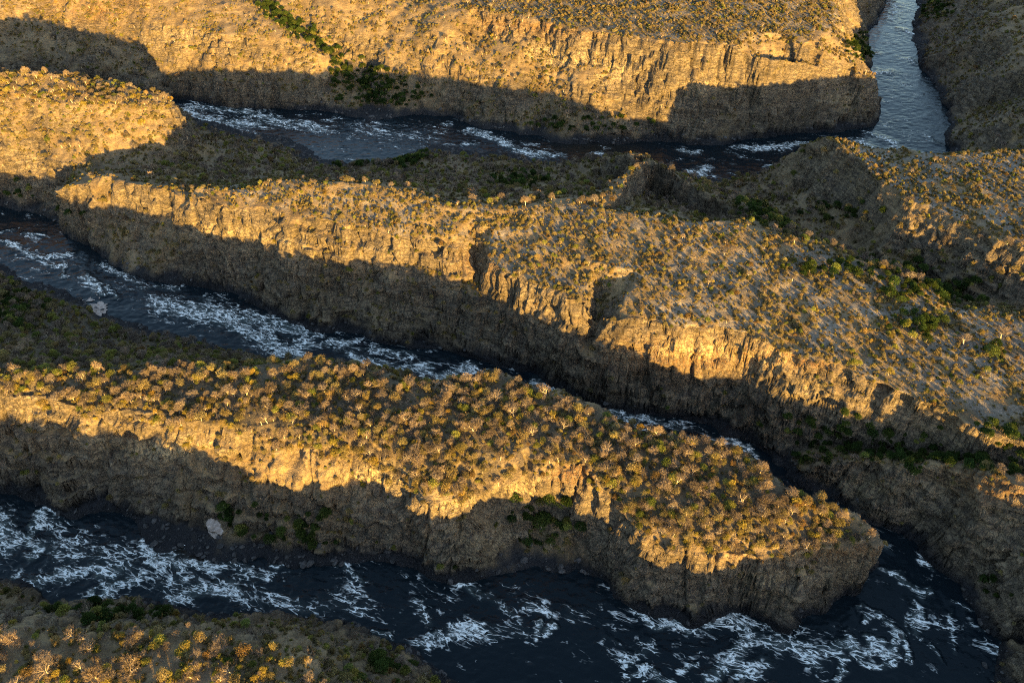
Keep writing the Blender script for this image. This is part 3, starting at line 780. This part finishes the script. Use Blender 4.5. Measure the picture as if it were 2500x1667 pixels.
class Shape:
    def __init__(self): self.V, self.F = [], []
    def tube(self, a, b, ra, rb, n=4):
        d = (b - a).normalized()
        u = d.orthogonal().normalized()
        w = d.cross(u)
        k = len(self.V)
        for p, r in ((a, ra), (b, rb)):
            for i in range(n):
                t = 2 * math.pi * i / n
                self.V.append(p + u * (r * math.cos(t)) + w * (r * math.sin(t)))
        for i in range(n):
            self.F.append((k + i, k + (i + 1) % n, k + n + (i + 1) % n, k + n + i))
    def blade(self, a, d, length, width, rng):
        s = d.cross(Vector((rng.uniform(-1, 1), rng.uniform(-1, 1), rng.uniform(-1, 1)))).normalized() * width * 0.5
        k = len(self.V)
        self.V += [a - s, a + s, a + d * length]
        self.F.append((k, k + 1, k + 2))
    def leaf(self, c, size, rng, up=0.0):
        n = Vector((rng.gauss(0, 1), rng.gauss(0, 1), rng.gauss(0, 1) + up)).normalized()
        u = n.orthogonal().normalized()
        u.rotate(Matrix.Rotation(rng.uniform(0, 6.28), 3, n))
        w = n.cross(u)
        k = len(self.V)
        a, b = size * rng.uniform(0.6, 1.2), size * rng.uniform(0.35, 0.7)
        self.V += [c - u * a - w * b * 0.3, c - u * 0.1 * a - w * b, c + u * a, c + w * b]
        self.F.append((k, k + 1, k + 2, k + 3))

def grow(rng, height, radius, flat, stems=1):
    """Skeleton of a savanna tree: list of (a, b, ra, rb, level) and twig ends inside a dome-shaped crown."""
    segs, tips = [], []
    base_h = height * rng.uniform(0.22, 0.34)
    cz = height * (1 - flat)
    def fit(p):
        r = math.hypot(p.x, p.y)
        top = height * math.sqrt(max(0.05, 1 - (r / (radius * 1.08)) ** 2)) * 0.98
        if p.z > top: p.z = top
        return p
    def branch(a, d, length, r, lv):
        mid = fit(a + d * length * 0.5 + Vector((rng.uniform(-1, 1), rng.uniform(-1, 1), rng.uniform(-.4, .6))) * length * 0.10)
        b = fit(a + d * length + Vector((rng.uniform(-1, 1), rng.uniform(-1, 1), rng.uniform(-.3, .5))) * length * 0.14)
        segs.append((a, mid, r, r * 0.8, lv)); segs.append((mid, b, r * 0.8, r * 0.58, lv))
        if lv >= 3:
            tips.append((b, (b - a).normalized()))
            tips.append((mid, (b - a).normalized()))
            return
        n = rng.choice((2, 3, 3)) if lv else rng.choice((3, 4, 4))
        t0 = rng.uniform(0, 6.28)
        for i in range(n):
            az = t0 + 6.28 * i / n + rng.uniform(-.5, .5)
            out = Vector((math.cos(az), math.sin(az), 0))
            spread = rng.uniform(0.55, 1.0)
            nd = (d * (1 - 0.55 * spread) + out * spread * 0.75 + Vector((0, 0, rng.uniform(0.0, 0.30)))).normalized()
            branch(b, nd, length * rng.uniform(0.62, 0.85), r * 0.60, lv + 1)
        if lv >= 1 and rng.random() < 0.6:
            az = rng.uniform(0, 6.28)
            branch(mid, (d * .5 + Vector((math.cos(az), math.sin(az), .2)) * .8).normalized(), length * 0.5, r * 0.4, 3)
    for s in range(stems):
        lean = Vector((rng.uniform(-1, 1), rng.uniform(-1, 1), 0)) * (0.18 if stems == 1 else 0.6)
        d = (Vector((0, 0, 1)) + lean).normalized()
        branch(Vector((rng.uniform(-.1, .1), rng.uniform(-.1, .1), -0.5)), d, base_h + 0.5, 0.045 * height * (1 if stems == 1 else .55), 0)
    # scale the crown out to its radius
    rm = max(math.hypot(t[0].x, t[0].y) for t in tips)
    zm = max(t[0].z for t in tips)
    k, kz = radius * 0.9 / rm, height * 0.93 / zm
    def sc_(p):
        f = min(1.0, max(0.0, p.z / (0.4 * zm)))
        kk = 1 + (k - 1) * f
        return Vector((p.x * kk, p.y * kk, p.z * (1 + (kz - 1) * f)))
    segs = [(sc_(a), sc_(b), ra, rb, lv) for a, b, ra, rb, lv in segs]
    tips = [(sc_(a), d) for a, d in tips]
    return segs, tips

def make_tree(kind, seed):
    """Returns (trunk mesh, crown mesh, joined mesh, crown radius)."""
    rng = random.Random(seed)
    P = dict(bare=(7.4, 4.4, .5, 1), twiggy=(7.0, 3.7, .5, 1), dry=(6.6, 3.4, .5, 1), gold=(5.4, 2.8, .5, 1), olive=(5.6, 2.9, .5, 1), green=(7.2, 3.8, .5, 1), shrub=(1.9, 1.35, .6, 3), tuft=(1.2, 0.95, .6, 3), greenshrub=(2.0, 1.4, .6, 3))[kind]
    H, R, flat, stems = P
    H *= rng.uniform(.88, 1.12)
    segs, tips = grow(rng, H, R, flat, stems)
    tr, cr = Shape(), Shape()
    thin = 0.018 if kind in ('shrub', 'tuft', 'greenshrub') else 0.045
    for a, b, ra, rb, lv in segs:
        if lv <= 1 or (kind == 'bare' and lv == 2):
            tr.tube(a, b, max(ra, thin), max(rb, thin), 5 if lv == 0 else 4)
        else:
            cr.tube(a, b, max(ra, thin), max(rb, thin * .7), 3)
    spec = dict(bare=(9, 0, 0, M_PALEBARK, M_TWIG), twiggy=(18, 2, .15, M_PALEBARK, M_TWIG), dry=(6, 11, .20, M_BARK, M_DRY), gold=(2, 15, .20, M_BARK, M_GOLD), olive=(2, 15, .20, M_BARK, M_OLIVE),
                green=(1, 16, .26, M_BARK, M_GREEN), shrub=(6, 5, .12, M_BARK, M_DRY), tuft=(9, 2, .10, M_BARK, M_DRY), greenshrub=(2, 8, .13, M_BARK, M_OLIVE))[kind]
    nb, nlf, ls, mb, ml = spec
    k = R / 3.2
    for p, d in tips:
        for _ in range(nb):
            v = (d * .7 + Vector((rng.gauss(0, .7), rng.gauss(0, .7), rng.gauss(.25, .5)))).normalized()
            cr.blade(p + v * 0.05, v, rng.uniform(.5, 1.15) * k * .95, (0.07 if R > 2 else 0.045), rng)
        for _ in range(int(nlf) + (rng.random() < nlf % 1)):
            o = Vector((rng.gauss(0, 1), rng.gauss(0, 1), rng.gauss(.25, .8))) * .42 * k
            cr.leaf(p + o, ls * rng.uniform(.8, 1.4), rng, .6)
    # fill the dome so that the crown is rounded and lumpy
    nf, blade_len = dict(bare=(160, .9), twiggy=(520, .85), dry=(560, .5), gold=(520, .3), olive=(520, .3), green=(760, .4), shrub=(170, .35), tuft=(110, .4), greenshrub=(170, .2))[kind]
    lumps = [(Vector((rng.gauss(0, 1), rng.gauss(0, 1), abs(rng.gauss(0, .8)) + .1)).normalized(), rng.uniform(.25, .5)) for _ in range(9)]
    zc = H * (.50 if stems == 1 else .25)
    for _ in range(nf):
        n = Vector((rng.gauss(0, 1), rng.gauss(0, 1), rng.gauss(.35, .8))).normalized()
        if n.z < -.35: n.z = -n.z
        lump = max((n.dot(l) - (1 - w)) / w for l, w in lumps)
        rr_ = (.62 + .36 * max(-.7, min(1, lump))) * rng.uniform(.66, 1.05)
        p = Vector((n.x * R * rr_, n.y * R * rr_, zc + n.z * (H - zc) * rr_))
        if kind in ('bare', 'twiggy') or (kind in ('dry', 'tuft') and rng.random() < .35):
            v_ = (Vector((n.x, n.y, n.z + .35)) + Vector((rng.gauss(0, .35), rng.gauss(0, .35), rng.gauss(0, .3)))).normalized()
            cr.blade(p - v_ * blade_len * k, v_, blade_len * k * rng.uniform(.9, 1.5), (.085 if R > 2 else .05), rng)
        else:
            cr.leaf(p, ls * rng.uniform(.9, 1.7), rng, .8)
    tm = poly_mesh('trunk', tr.V, tr.F, [mb], smooth=True)
    cm = poly_mesh('crown', cr.V, cr.F, [ml])
    o = len(tr.V)
    jm = poly_mesh(kind, tr.V + cr.V, tr.F + [tuple(i + o for i in f) for f in cr.F], [mb, ml], [0] * len(tr.F) + [1] * len(cr.F))
    return tm, cm, jm, R

def make_boulder(seed):
    rng = random.Random(seed)
    import bmesh
    bm = bmesh.new()
    bmesh.ops.create_icosphere(bm, subdivisions=2, radius=1.0)
    pl = [(Vector((rng.gauss(0, 1), rng.gauss(0, 1), rng.gauss(0, 1))).normalized(), rng.uniform(.55, .85)) for _ in range(9)]
    sx, sy, sz = rng.uniform(.8, 1.3), rng.uniform(.7, 1.1), rng.uniform(.5, .8)
    for v in bm.verts:
        for n, d in pl:
            e = v.co.dot(n) - d
            if e > 0: v.co -= n * e
        v.co = Vector((v.co.x * sx, v.co.y * sy, v.co.z * sz + .15))
    me = bpy.data.meshes.new('boulder')
    bm.to_mesh(me); bm.free()
    me.materials.append(M_ROCK)
    return me

KINDS = {}
_sd = 1
for kind, n in (('bare', 4), ('twiggy', 5), ('dry', 4), ('gold', 3), ('olive', 3), ('green', 4), ('shrub', 4), ('tuft', 3), ('greenshrub', 2)):
    KINDS[kind] = [make_tree(kind, 1000 + _sd * 37 + i) for i in range(n)]
    _sd += 1
BOULDERS = [make_boulder(50 + i) for i in range(5)]
for k, v in KINDS.items():
    print(k, [len(t[2].polygons) for t in v])

# ------------------------------------------------------------------ where the plants stand
rs = np.random.RandomState(7)
def cells(n_per_m2):
    """Random ground vertices, evenly spread over the land (by ground area)."""
    r0, r1 = np.searchsorted(rows, 102), np.searchsorted(rows, 1330)
    c0, c1 = 31, NC - 32
    dy = np.gradient(rows)[r0:r1]
    dx = np.gradient(cols)[c0 + 5] * (186 + 0.53 * rows[r0:r1])
    area = dy * dx
    n = rs.poisson(n_per_m2 * area * (c1 - c0))
    ri = np.repeat(np.arange(r0, r1), n)
    ci = rs.randint(c0, c1, len(ri))
    return ri, ci

# photograph polygons that set the plant cover apart
PG = dict(
 near=[(-300,1500),(600,1500),(1000,1560),(1130,1700),(1130,1900),(-300,1900)],
 wooded=[(-300,880),(640,880),(910,875),(1220,912),(1500,1025),(1760,1080),(1950,1185),(2130,1310),(2113,1340),(1960,1352),(1700,1345),(1540,1290),(1440,1210),(1390,1145),(1270,1170),(1140,1230),(1000,1180),(800,1125),(600,1085),(250,1055),(-300,1000)],
 forest=[(-300,610),(0,640),(200,720),(420,820),(640,870),(760,900),(640,900),(250,920),(-300,930)],
 longtop=[(440,450),(700,430),(1000,465),(1200,505),(1500,500),(1944,580),(2250,705),(2700,765),(2700,1090),(2250,990),(1980,885),(1600,785),(1290,695),(1160,610),(900,560)],
 bowl=[(440,290),(700,350),(1000,355),(1300,385),(1500,380),(1700,440),(1900,520),(1960,580),(1500,510),(1150,510),(700,440),(450,470),(320,410)],
 side=[(1757,432),(1930,390),(2017,337),(2170,465),(2500,600),(2700,650),(2700,790),(2330,752),(2117,645),(1944,590),(1850,510)],
 righttop=[(2017,330),(2140,372),(2700,365),(2700,620),(2270,515),(2100,405)],
 knob=[(-300,160),(150,165),(420,225),(440,270),(300,270),(-300,260)],
 fartop=[(1040,-200),(2060,-200),(2060,60),(1900,105),(1600,98),(1250,35),(1130,-10)],
 gullyB=[(1860,1090),(2250,1040),(2500,1090),(2700,1120),(2700,1190),(2385,1145),(2136,1128),(1960,1150),(1900,1150)],
)
GREEN = [(1320,1270,70,75,1),(1340,1215,40,30,1),(1150,1400,60,22,.8),(620,1270,90,40,.7),(740,1300,90,40,.6),(930,230,55,45,1),(900,200,30,40,1),(980,250,60,25,.9),(740,80,90,18,.9,30),(670,30,50,14,.9,38),(800,115,40,16,.9,35),
         (990,380,45,25,1),(870,400,60,14,.5),(2050,1075,180,45,1),(2250,1095,200,45,1),(2450,1100,160,45,.9),(1930,1110,60,30,.8),(2100,660,160,22,.5),(2300,715,120,25,.7),(2100,120,30,28,.8),(2440,1440,60,60,.5),(60,760,70,60,.4),(300,1500,160,18,.6),(950,1640,70,30,.6),
         (1440,310,120,16,.5),(1560,300,90,14,.4),(2050,520,140,30,.25),(1850,530,90,22,.4,20),(1260,440,80,20,.35),(500,500,0.1,0.1,0),(30,470,60,30,.3),(150,530,60,16,.5),(2230,800,55,26,.8),(2420,860,25,12,.6),(430,1000,0.1,.1,0),(840,190,30,60,.5),(2280,20,60,40,.3)]

def cover(ri, ci):
    sx, sy, z = SX[ri, ci], SY[ri, ci], PZ[ri, ci]
    sl, h = slope2[ri, ci], hw[ri, ci]
    Z = {k: in_poly(sx, sy, p) for k, p in PG.items()}
    gr = np.zeros(len(ri))
    for gz in GREEN:
        cx, cy, ax, ay, s = gz[:5]
        rot = math.radians(gz[5]) if len(gz) > 5 else 0.0
        dx, dy = sx - cx, sy - cy
        c, sn = math.cos(rot), math.sin(rot)
        gr = np.maximum(gr, s * np.exp(-(((dx * c + dy * sn) / ax) ** 2 + ((-dx * sn + dy * c) / ay) ** 2)))
    return sx, sy, z, sl, h, Z, gr

clump = lambda ri, ci, s, sd: fbm2(PX[ri, ci] / s, PY[ri, ci] / s, 3, sd)
PLANTS = []      # (kind, variant, x, y, z, scale, yaw, tilt)
def put(kind, ri, ci, lo, hi, mask):
    k = np.where(mask)[0]
    if not len(k): return
    nv = len(KINDS[kind])
    s = lo + (hi - lo) * rs.rand(len(k)) ** 1.6
    PLANTS.append((kind, rs.randint(0, nv, len(k)), PX[ri[k], ci[k]], PY[ri[k], ci[k]], PZ[ri[k], ci[k]], s, rs.rand(len(k)) * 6.283, rs.randn(len(k)) * .07))

# trees
ri, ci = cells(0.115)
sx, sy, z, sl, h, Z, gr = cover(ri, ci)
u, v = rs.rand(len(ri)), rs.rand(len(ri))
cl = clump(ri, ci, 22, 401)
dry_land = h > 5.0
low = sstep(1.5, 0.8, sl)
d = np.full(len(ri), 0.04)
d[Z['near']] = 0.36
d[Z['wooded']] = 1.0
d[Z['forest']] = 0.65
d[Z['longtop']] = 0.11
d[Z['bowl']] = 0.28
d[Z['side']] = 0.30
d[Z['righttop']] = 0.10
d[Z['knob']] = 0.55
d[Z['fartop']] = 0.09
d[Z['gullyB']] = 0.5
edge_long = in_poly(sx, sy, [(440,440),(700,425),(1000,455),(1200,495),(1500,495),(1944,575),(2250,700),(2500,760),(2500,800),(2200,720),(1900,620),(1500,560),(1000,530),(600,490)])
d[edge_long] = 0.25
d = d * (0.65 + 0.7 * sstep(-.6, .6, cl)) * (0.25 + 0.75 * low)
ok = dry_land & (u < d)
# species shares: bare, twiggy, dry, gold, olive
share = np.tile(np.array([.08, .40, .40, .06, .06]), (len(ri), 1))
share[Z['near']] = (.14, .26, .18, .26, .16)
share[Z['wooded']] = (.11, .32, .30, .16, .11)
share[Z['forest']] = (.03, .42, .23, .02, .30)
share[Z['longtop'] | edge_long] = (.03, .20, .33, .18, .26)
share[Z['knob']] = (.04, .38, .28, .18, .12)
share[Z['righttop']] = (.04, .30, .46, .14, .06)
share[Z['bowl'] | Z['side']] = (.05, .46, .27, .05, .17)
cum = np.cumsum(share / share.sum(1, keepdims=True), 1)
pick = (v[:, None] > cum).sum(1)
size = dict(bare=(.5, 1.1), twiggy=(.28, 1.05), dry=(.26, 1.0), gold=(.28, .95), olive=(.3, 1.05))
for i, kd in enumerate(('bare', 'twiggy', 'dry', 'gold', 'olive')):
    small = Z['longtop'] | Z['righttop'] | Z['fartop']
    lo, hi = size[kd]
    put(kd, ri, ci, lo, hi, ok & (pick == i) & ~small & (gr < .45))
    put(kd, ri, ci, lo * .5, hi * .62, ok & (pick == i) & small & (gr < .45))
put('green', ri, ci, .4, 1.0, dry_land & (gr > .12) & (u < gr * 0.95))
put('olive', ri, ci, .5, 1.1, dry_land & (gr > .12) & (u > .9) & (v < gr))
# shrubs and tufts
ri, ci = cells(0.22)
sx, sy, z, sl, h, Z, gr = cover(ri, ci)
u, v = rs.rand(len(ri)), rs.rand(len(ri))
cl = clump(ri, ci, 12, 421)
face = sstep(.5, .9, sl)
d = 0.36 + 0.26 * face - 0.45 * sstep(.95, 1.5, sl)
d[Z['near']] = .8
d[Z['wooded'] & (sl > .3)] *= 1.35
d[Z['longtop'] | Z['righttop'] | Z['fartop']] *= 1.25
d = d * (0.12 + 1.3 * sstep(-.45, .45, cl)) * (1 - .72 * rock_a[ri, ci] * (sl > 1.1)) * (1 - wash_a[ri, ci])
ok = (h > 3.5) & (u < d) & (sy > -150) & (sx > -150) & (sx < 2650)
put('shrub', ri, ci, .55, 1.5, ok & (v < .45))
put('tuft', ri, ci, .6, 1.5, ok & (v >= .45) & (v < .90))
top = (Z['longtop'] | Z['righttop'] | Z['fartop']) & (rs.rand(len(ri)) < .55) & ~ok & (h > 5)
put('tuft', ri, ci, .35, 1.0, top)
put('greenshrub', ri, ci, .5, 1.2, ok & (v >= .90))
# boulders by the water
ri, ci = cells(0.10)
sx, sy, z, sl, h, Z, gr = cover(ri, ci)
u = rs.rand(len(ri))
bo = in_poly(sx, sy, [(360,1230),(560,1240),(950,1340),(1000,1400),(700,1390),(520,1395),(380,1350)]) | in_poly(sx, sy, [(1170,1340),(1440,1340),(1480,1430),(1250,1420),(1160,1430)]) | in_poly(sx, sy, [(60,690),(200,720),(350,790),(640,850),(640,880),(400,830),(100,740)]) \
   | in_poly(sx, sy, [(1150,290),(1500,320),(2100,290),(2140,320),(1700,365),(1350,365)]) | in_poly(sx, sy, [(900,1540),(1110,1570),(1110,1667),(1000,1667)])
ok = (h > -.3) & (h < 9) & (u < np.where(bo, 1.0, .6) * sstep(9, 3, h))
kb = np.where(ok)[0]
BO = (rs.randint(0, len(BOULDERS), len(kb)), PX[ri[kb], ci[kb]], PY[ri[kb], ci[kb]], PZ[ri[kb], ci[kb]], .35 + 2.0 * rs.rand(len(kb)) ** 4, rs.rand(len(kb)) * 6.283)

kk = np.concatenate([[p[0]] * len(p[1]) for p in PLANTS])
PV, XX, YY, ZZ, SS, YW, TL = [np.concatenate([p[i] for p in PLANTS]) for i in range(1, 8)]
print('plants', len(XX), {k: int((kk == k).sum()) for k in KINDS}, 'boulders', len(kb))

# ------------------------------------------------------------------ the largest trees in view are things of their own
bw, bh = 500, 334
buf = np.full((bh, bw), 1e9)
m = (SX > 0) & (SX < 2500) & (SY > 0) & (SY < 1667)
np.minimum.at(buf, ((SY[m] / 5).astype(int).clip(0, bh - 1), (SX[m] / 5).astype(int).clip(0, bw - 1)), SD[m])
def seen(x, y, z):
    px, py, zd = pix(x, y, z)
    inside = (px > 4) & (px < 2496) & (py > 4) & (py < 1663)
    b = buf[(py / 5).astype(int).clip(0, bh - 1), (px / 5).astype(int).clip(0, bw - 1)]
    return inside & (zd < b + 9), px, py, zd
RAD = {k: v[0][3] for k, v in KINDS.items()}
rad = np.array([RAD[k] for k in kk]) * SS
vis, tpx, tpy, tzd = seen(XX, YY, ZZ + rad)
istree = ~np.isin(kk, ('shrub', 'tuft', 'greenshrub'))
score = np.where(vis & istree, rad / tzd, 0)

# trees that stand out in the photograph: pixel of the foot, kind, shape, size, label
def foot(px, py):
    q = np.where((np.abs(SX - px) < 9) & (np.abs(SY - py) < 9))
    k = np.argmin(SD[q] + 2 * np.hypot(SX[q] - px, SY[q] - py))
    return PX[q][k], PY[q][k], PZ[q][k]
MARKED = [
 (122,1640,'bare',0,1.40,'broad bare tree with thick white trunk near the lower left corner'),
 (238,1655,'twiggy',1,1.35,'wide twiggy tree with pale limbs, right of the white-trunked tree'),
 (545,1585,'twiggy',2,1.25,'round twiggy brown crown above a green bush on the nearest ridge'),
 (180,1560,'bare',1,.95,'slender pale bare tree on the skyline of the nearest ridge'),
 (208,1562,'bare',2,.80,'bare tree with yellow-lit top on the skyline of the nearest ridge'),
 (346,1556,'bare',3,.62,'small pinkish bare tree leaning on the nearest ridge skyline'),
 (30,1570,'twiggy',3,1.15,'pale twiggy tree at the left edge of the nearest ridge'),
 (560,1620,'green',1,.62,'bright green bush below the round twiggy crown'),
 (440,1600,'olive',0,.80,'upright green-yellow tree in the middle of the nearest ridge'),
 (138,838,'bare',1,1.15,'lone white dead tree on the dark forested slope at the left'),
 (1158,1052,'bare',0,1.15,'wide pale-limbed bare tree at the centre of the wooded ridge'),
 (1478,1105,'bare',2,1.0,'twisted whitish bare tree right of the wooded ridge centre'),
 (1428,1128,'bare',3,.85,'fallen-looking white bare tree above the green alcove'),
 (1690,1160,'bare',1,.95,'white bare trunk leaning among the trees near the ridge tip'),
 (880,1010,'bare',2,.8,'pale bare tree in the upper left of the wooded ridge'),
 (2415,868,'olive',1,1.5,'bright yellow-green tree alone on the right of the stony ridge'),
 (2445,825,'twiggy',2,1.35,'large grey twiggy tree above the bright yellow-green tree'),
 (2352,840,'twiggy',0,1.25,'grey-pink twiggy tree left of the bright yellow-green tree'),
 (2170,915,'gold',0,1.0,'golden bush alone on the stony slope near the cliff edge'),
 (2080,893,'olive',2,.95,'olive bush at the cliff edge beside a pale bare slope'),
 (2290,770,'olive',0,1.0,'yellow-green tree near the right skyline of the stony ridge'),
 (2260,835,'green',2,.95,'dark green tree in the succulent clump on the stony ridge'),
 (1850,530,'green',3,.8,'deep green tree behind the stony ridge skyline'),
 (1935,550,'gold',2,1.2,'bright golden tree at the end of the low spur'),
 (2150,660,'gold',1,.8,'yellow tree on the stony ridge skyline beside the dark valley'),
 (350,310,'gold',0,1.3,'bright yellow tree at the right edge of the sunlit knob'),
 (1320,1290,'green',0,1.4,'largest dark green tree filling the shaded alcove'),
 (1340,1235,'green',1,1.2,'dark green tree at the head of the shaded alcove'),
 (1290,1330,'green',2,1.1,'dark green tree at the foot of the shaded alcove'),
 (590,1295,'olive',2,1.3,'olive green bush beside the pinkish sand patch'),
 (735,1310,'green',3,1.0,'green tree on the boulder shelf right of the sand patch'),
]
COUNT = 300 - len(MARKED)
order_ = np.argsort(-score)
chosen = []
mk = [foot(a, b) for a, b, *_ in MARKED]
clear = np.zeros(len(XX), bool)           # nothing else grows into a marked tree
for (x, y, z), m_ in zip(mk, MARKED):
    clear |= np.hypot(XX - x, YY - y) < .75 * RAD[m_[2]] * m_[4]
order_ = [i for i in order_ if not clear[i]]
chosen = np.array(order_[:COUNT])

WHAT = dict(bare=('bare_tree', 'bare pale tree'), twiggy=('twiggy_tree', 'brown twiggy tree'), dry=('dry_leaved_tree', 'brown-leaved tree'),
            gold=('yellow_leaved_tree', 'yellow tree'), olive=('olive_tree', 'olive green tree'), green=('evergreen_tree', 'dark green tree'))
ORD = ['leftmost', 'second from left', 'third from left', 'fourth from left', 'fifth from left', 'sixth from left', 'seventh from left', 'eighth from left', 'ninth from left', 'tenth from left', 'eleventh from left', 'twelfth from left', 'thirteenth from left', 'fourteenth from left', 'fifteenth from left', 'sixteenth from left', 'seventeenth from left', 'eighteenth from left']
def zone(x, y):
    """Which piece of which ridge a tree stands on, in words."""
    X_, Y_ = np.array([x]), np.array([y])
    if in_poly(X_, Y_, PG['near'])[0]:
        row = 'on the skyline of' if y < 1560 else ('halfway down' if y < 1612 else 'at the bottom of')
        return row + ' the nearest ridge' + (', left part' if x < 260 else (', middle part' if x < 560 else ', right part'))
    if in_poly(X_, Y_, PG['forest'])[0]:
        return 'on the shaded forest slope' + (', upper part' if y < 800 else (', lower left' if x < 250 else ', lower right'))
    if in_poly(X_, Y_, PG['wooded'])[0]:
        col_ = ['far left', 'left', 'left of centre', 'centre', 'right of centre', 'right', 'tip'][min(6, int(x // 305))]
        c = np.interp(x, [0, 640, 1080, 1500, 1760, 2100], [930, 895, 925, 1033, 1088, 1290])
        f = np.interp(x, [0, 340, 800, 1100, 1385, 1540, 1720, 2100], [1028, 1066, 1130, 1228, 1150, 1290, 1348, 1345])
        t = (y - c) / max(20, f - c)
        return ('on the wooded ridge skyline, ' if t < .33 else ('on the wooded ridge middle slope, ' if t < .66 else 'by the wooded ridge front cliff, ')) + col_
    if y > 1150 and x < 2140: return 'on the wooded ridge front, ' + ('left' if x < 700 else ('centre' if x < 1450 else 'right'))
    if x > 1850 and y > 1000: return 'in the gullied land at the lower right'
    return 'on the long stony ridge, ' + ('left' if x < 900 else ('centre' if x < 1700 else 'right'))

def new_tree(kind, var, loc, scale, yaw, tilt, label, group=None):
    t = bpy.data.objects.new(WHAT[kind][0], None)
    t.empty_display_size = .5
    t.location = loc
    q_ = random.Random(int(abs(loc[0]) * 97 + abs(loc[1]) * 31))
    t.scale = (scale * q_.uniform(.82, 1.22), scale * q_.uniform(.82, 1.22), scale * q_.uniform(.72, 1.12))
    t.rotation_euler = (tilt, tilt * .6, yaw)
    link(t, label=label, category='tree')
    if group: t['group'] = group
    tm, cm = KINDS[kind][var][:2]
    for nm, me_ in (('trunk', tm), ('crown', cm)):
        p = bpy.data.objects.new(nm, me_)
        p.parent = t
        sc.collection.objects.link(p)
    return t

for n_, ((a, b, kd, var, scl, lab), (x, y, z)) in enumerate(zip(MARKED, mk)):
    new_tree(kd, var, (x, y, z), scl, n_ * 1.7, .05 * math.sin(n_ * 3.1), lab)
groups = {}
for i in chosen:
    groups.setdefault((kk[i], zone(tpx[i], tpy[i])), []).append(i)
for (kd, zn), members in groups.items():
    members.sort(key=lambda i: tpx[i])
    for r_, i in enumerate(members):
        lab = WHAT[kd][1] + ' ' + zn if len(members) == 1 else (WHAT[kd][1] + ', ' + ORD[min(r_, len(ORD) - 1)] + ', ' + zn)
        new_tree(kd, int(PV[i]), (XX[i], YY[i], ZZ[i]), float(SS[i]), float(YW[i]), float(TL[i]), lab, WHAT[kd][1] + 's ' + zn)

# ------------------------------------------------------------------ the countless rest: scrub, woodland, boulders
def scatter(name, label, meshes, var, x, y, z, s, yaw, tilt):
    """Many plants of one cover as ONE object: points that carry shapes."""
    me = bpy.data.meshes.new(name)
    me.vertices.add(len(x))
    me.vertices.foreach_set('co', np.stack([x, y, z], -1).astype(np.float32).ravel())
    a = me.attributes.new('turn', 'FLOAT_VECTOR', 'POINT')
    a.data.foreach_set('vector', np.stack([tilt, tilt * .6, yaw], -1).astype(np.float32).ravel())
    a = me.attributes.new('stretch', 'FLOAT_VECTOR', 'POINT')
    a.data.foreach_set('vector', (s[:, None] * (np.array([.8, .8, .72]) + np.array([.42, .42, .42]) * rs.rand(len(s), 3))).astype(np.float32).ravel())
    a = me.attributes.new('which', 'INT', 'POINT')
    a.data.foreach_set('value', var.astype(np.int32))
    ob = link(bpy.data.objects.new(name, me), kind='stuff', label=label)
    ng = bpy.data.node_groups.new(name, 'GeometryNodeTree')
    ng.interface.new_socket('Geometry', in_out='INPUT', socket_type='NodeSocketGeometry')
    ng.interface.new_socket('Geometry', in_out='OUTPUT', socket_type='NodeSocketGeometry')
    N = ng.nodes
    gi, go = N.new('NodeGroupInput'), N.new('NodeGroupOutput')
    iop = N.new('GeometryNodeInstanceOnPoints')
    join = N.new('GeometryNodeJoinGeometry')
    for m_ in reversed(meshes):
        o = bpy.data.objects.new(name + '_shape', m_)
        oi = N.new('GeometryNodeObjectInfo')
        oi.inputs['Object'].default_value = o
        oi.inputs['As Instance'].default_value = True
        ng.links.new(oi.outputs['Geometry'], join.inputs[0])
    def at_(nm, typ):
        n = N.new('GeometryNodeInputNamedAttribute')
        n.data_type = typ
        n.inputs[0].default_value = nm
        return n.outputs[0]
    ng.links.new(gi.outputs[0], iop.inputs['Points'])
    ng.links.new(join.outputs[0], iop.inputs['Instance'])
    iop.inputs['Pick Instance'].default_value = True
    ng.links.new(at_('which', 'INT'), iop.inputs['Instance Index'])
    er = N.new('FunctionNodeEulerToRotation')
    ng.links.new(at_('turn', 'FLOAT_VECTOR'), er.inputs[0])
    ng.links.new(er.outputs[0], iop.inputs['Rotation'])
    ng.links.new(at_('stretch', 'FLOAT_VECTOR'), iop.inputs['Scale'])
    ng.links.new(iop.outputs[0], go.inputs[0])
    md = ob.modifiers.new('scatter', 'NODES')
    md.node_group = ng
    return ob

rest = np.ones(len(XX), bool)
rest[chosen] = False
rest[clear & istree] = False
LAB = dict(bare='pale leafless trees scattered over the farther ridges', twiggy='brown leafless woodland covering the ridges and slopes', dry='dry brown leaved woodland covering the ridges and slopes', gold='yellow leaved small trees dotted over the ridges',
           olive='olive green small trees dotted over the ridges', green='dark evergreen thicket filling the shaded gullies', shrub='dry brown scrub covering the slopes', tuft='low straw coloured scrub and tufts on the ground', greenshrub='small green bushes among the dry scrub')
NM = dict(bare='bare_woodland', twiggy='brown_woodland', dry='dry_woodland', gold='yellow_woodland', olive='olive_woodland', green='evergreen_thicket', shrub='dry_scrub', tuft='grass_tufts', greenshrub='green_scrub')
for kd in KINDS:
    q = rest & (kk == kd)
    scatter(NM[kd], LAB[kd], [t[2] for t in KINDS[kd]], PV[q], XX[q], YY[q], ZZ[q], SS[q], YW[q], TL[q])
scatter('boulders', 'black water-worn boulders strewn along the river banks', BOULDERS, BO[0], BO[1], BO[2], BO[3], BO[4], BO[5], BO[5] * .1)
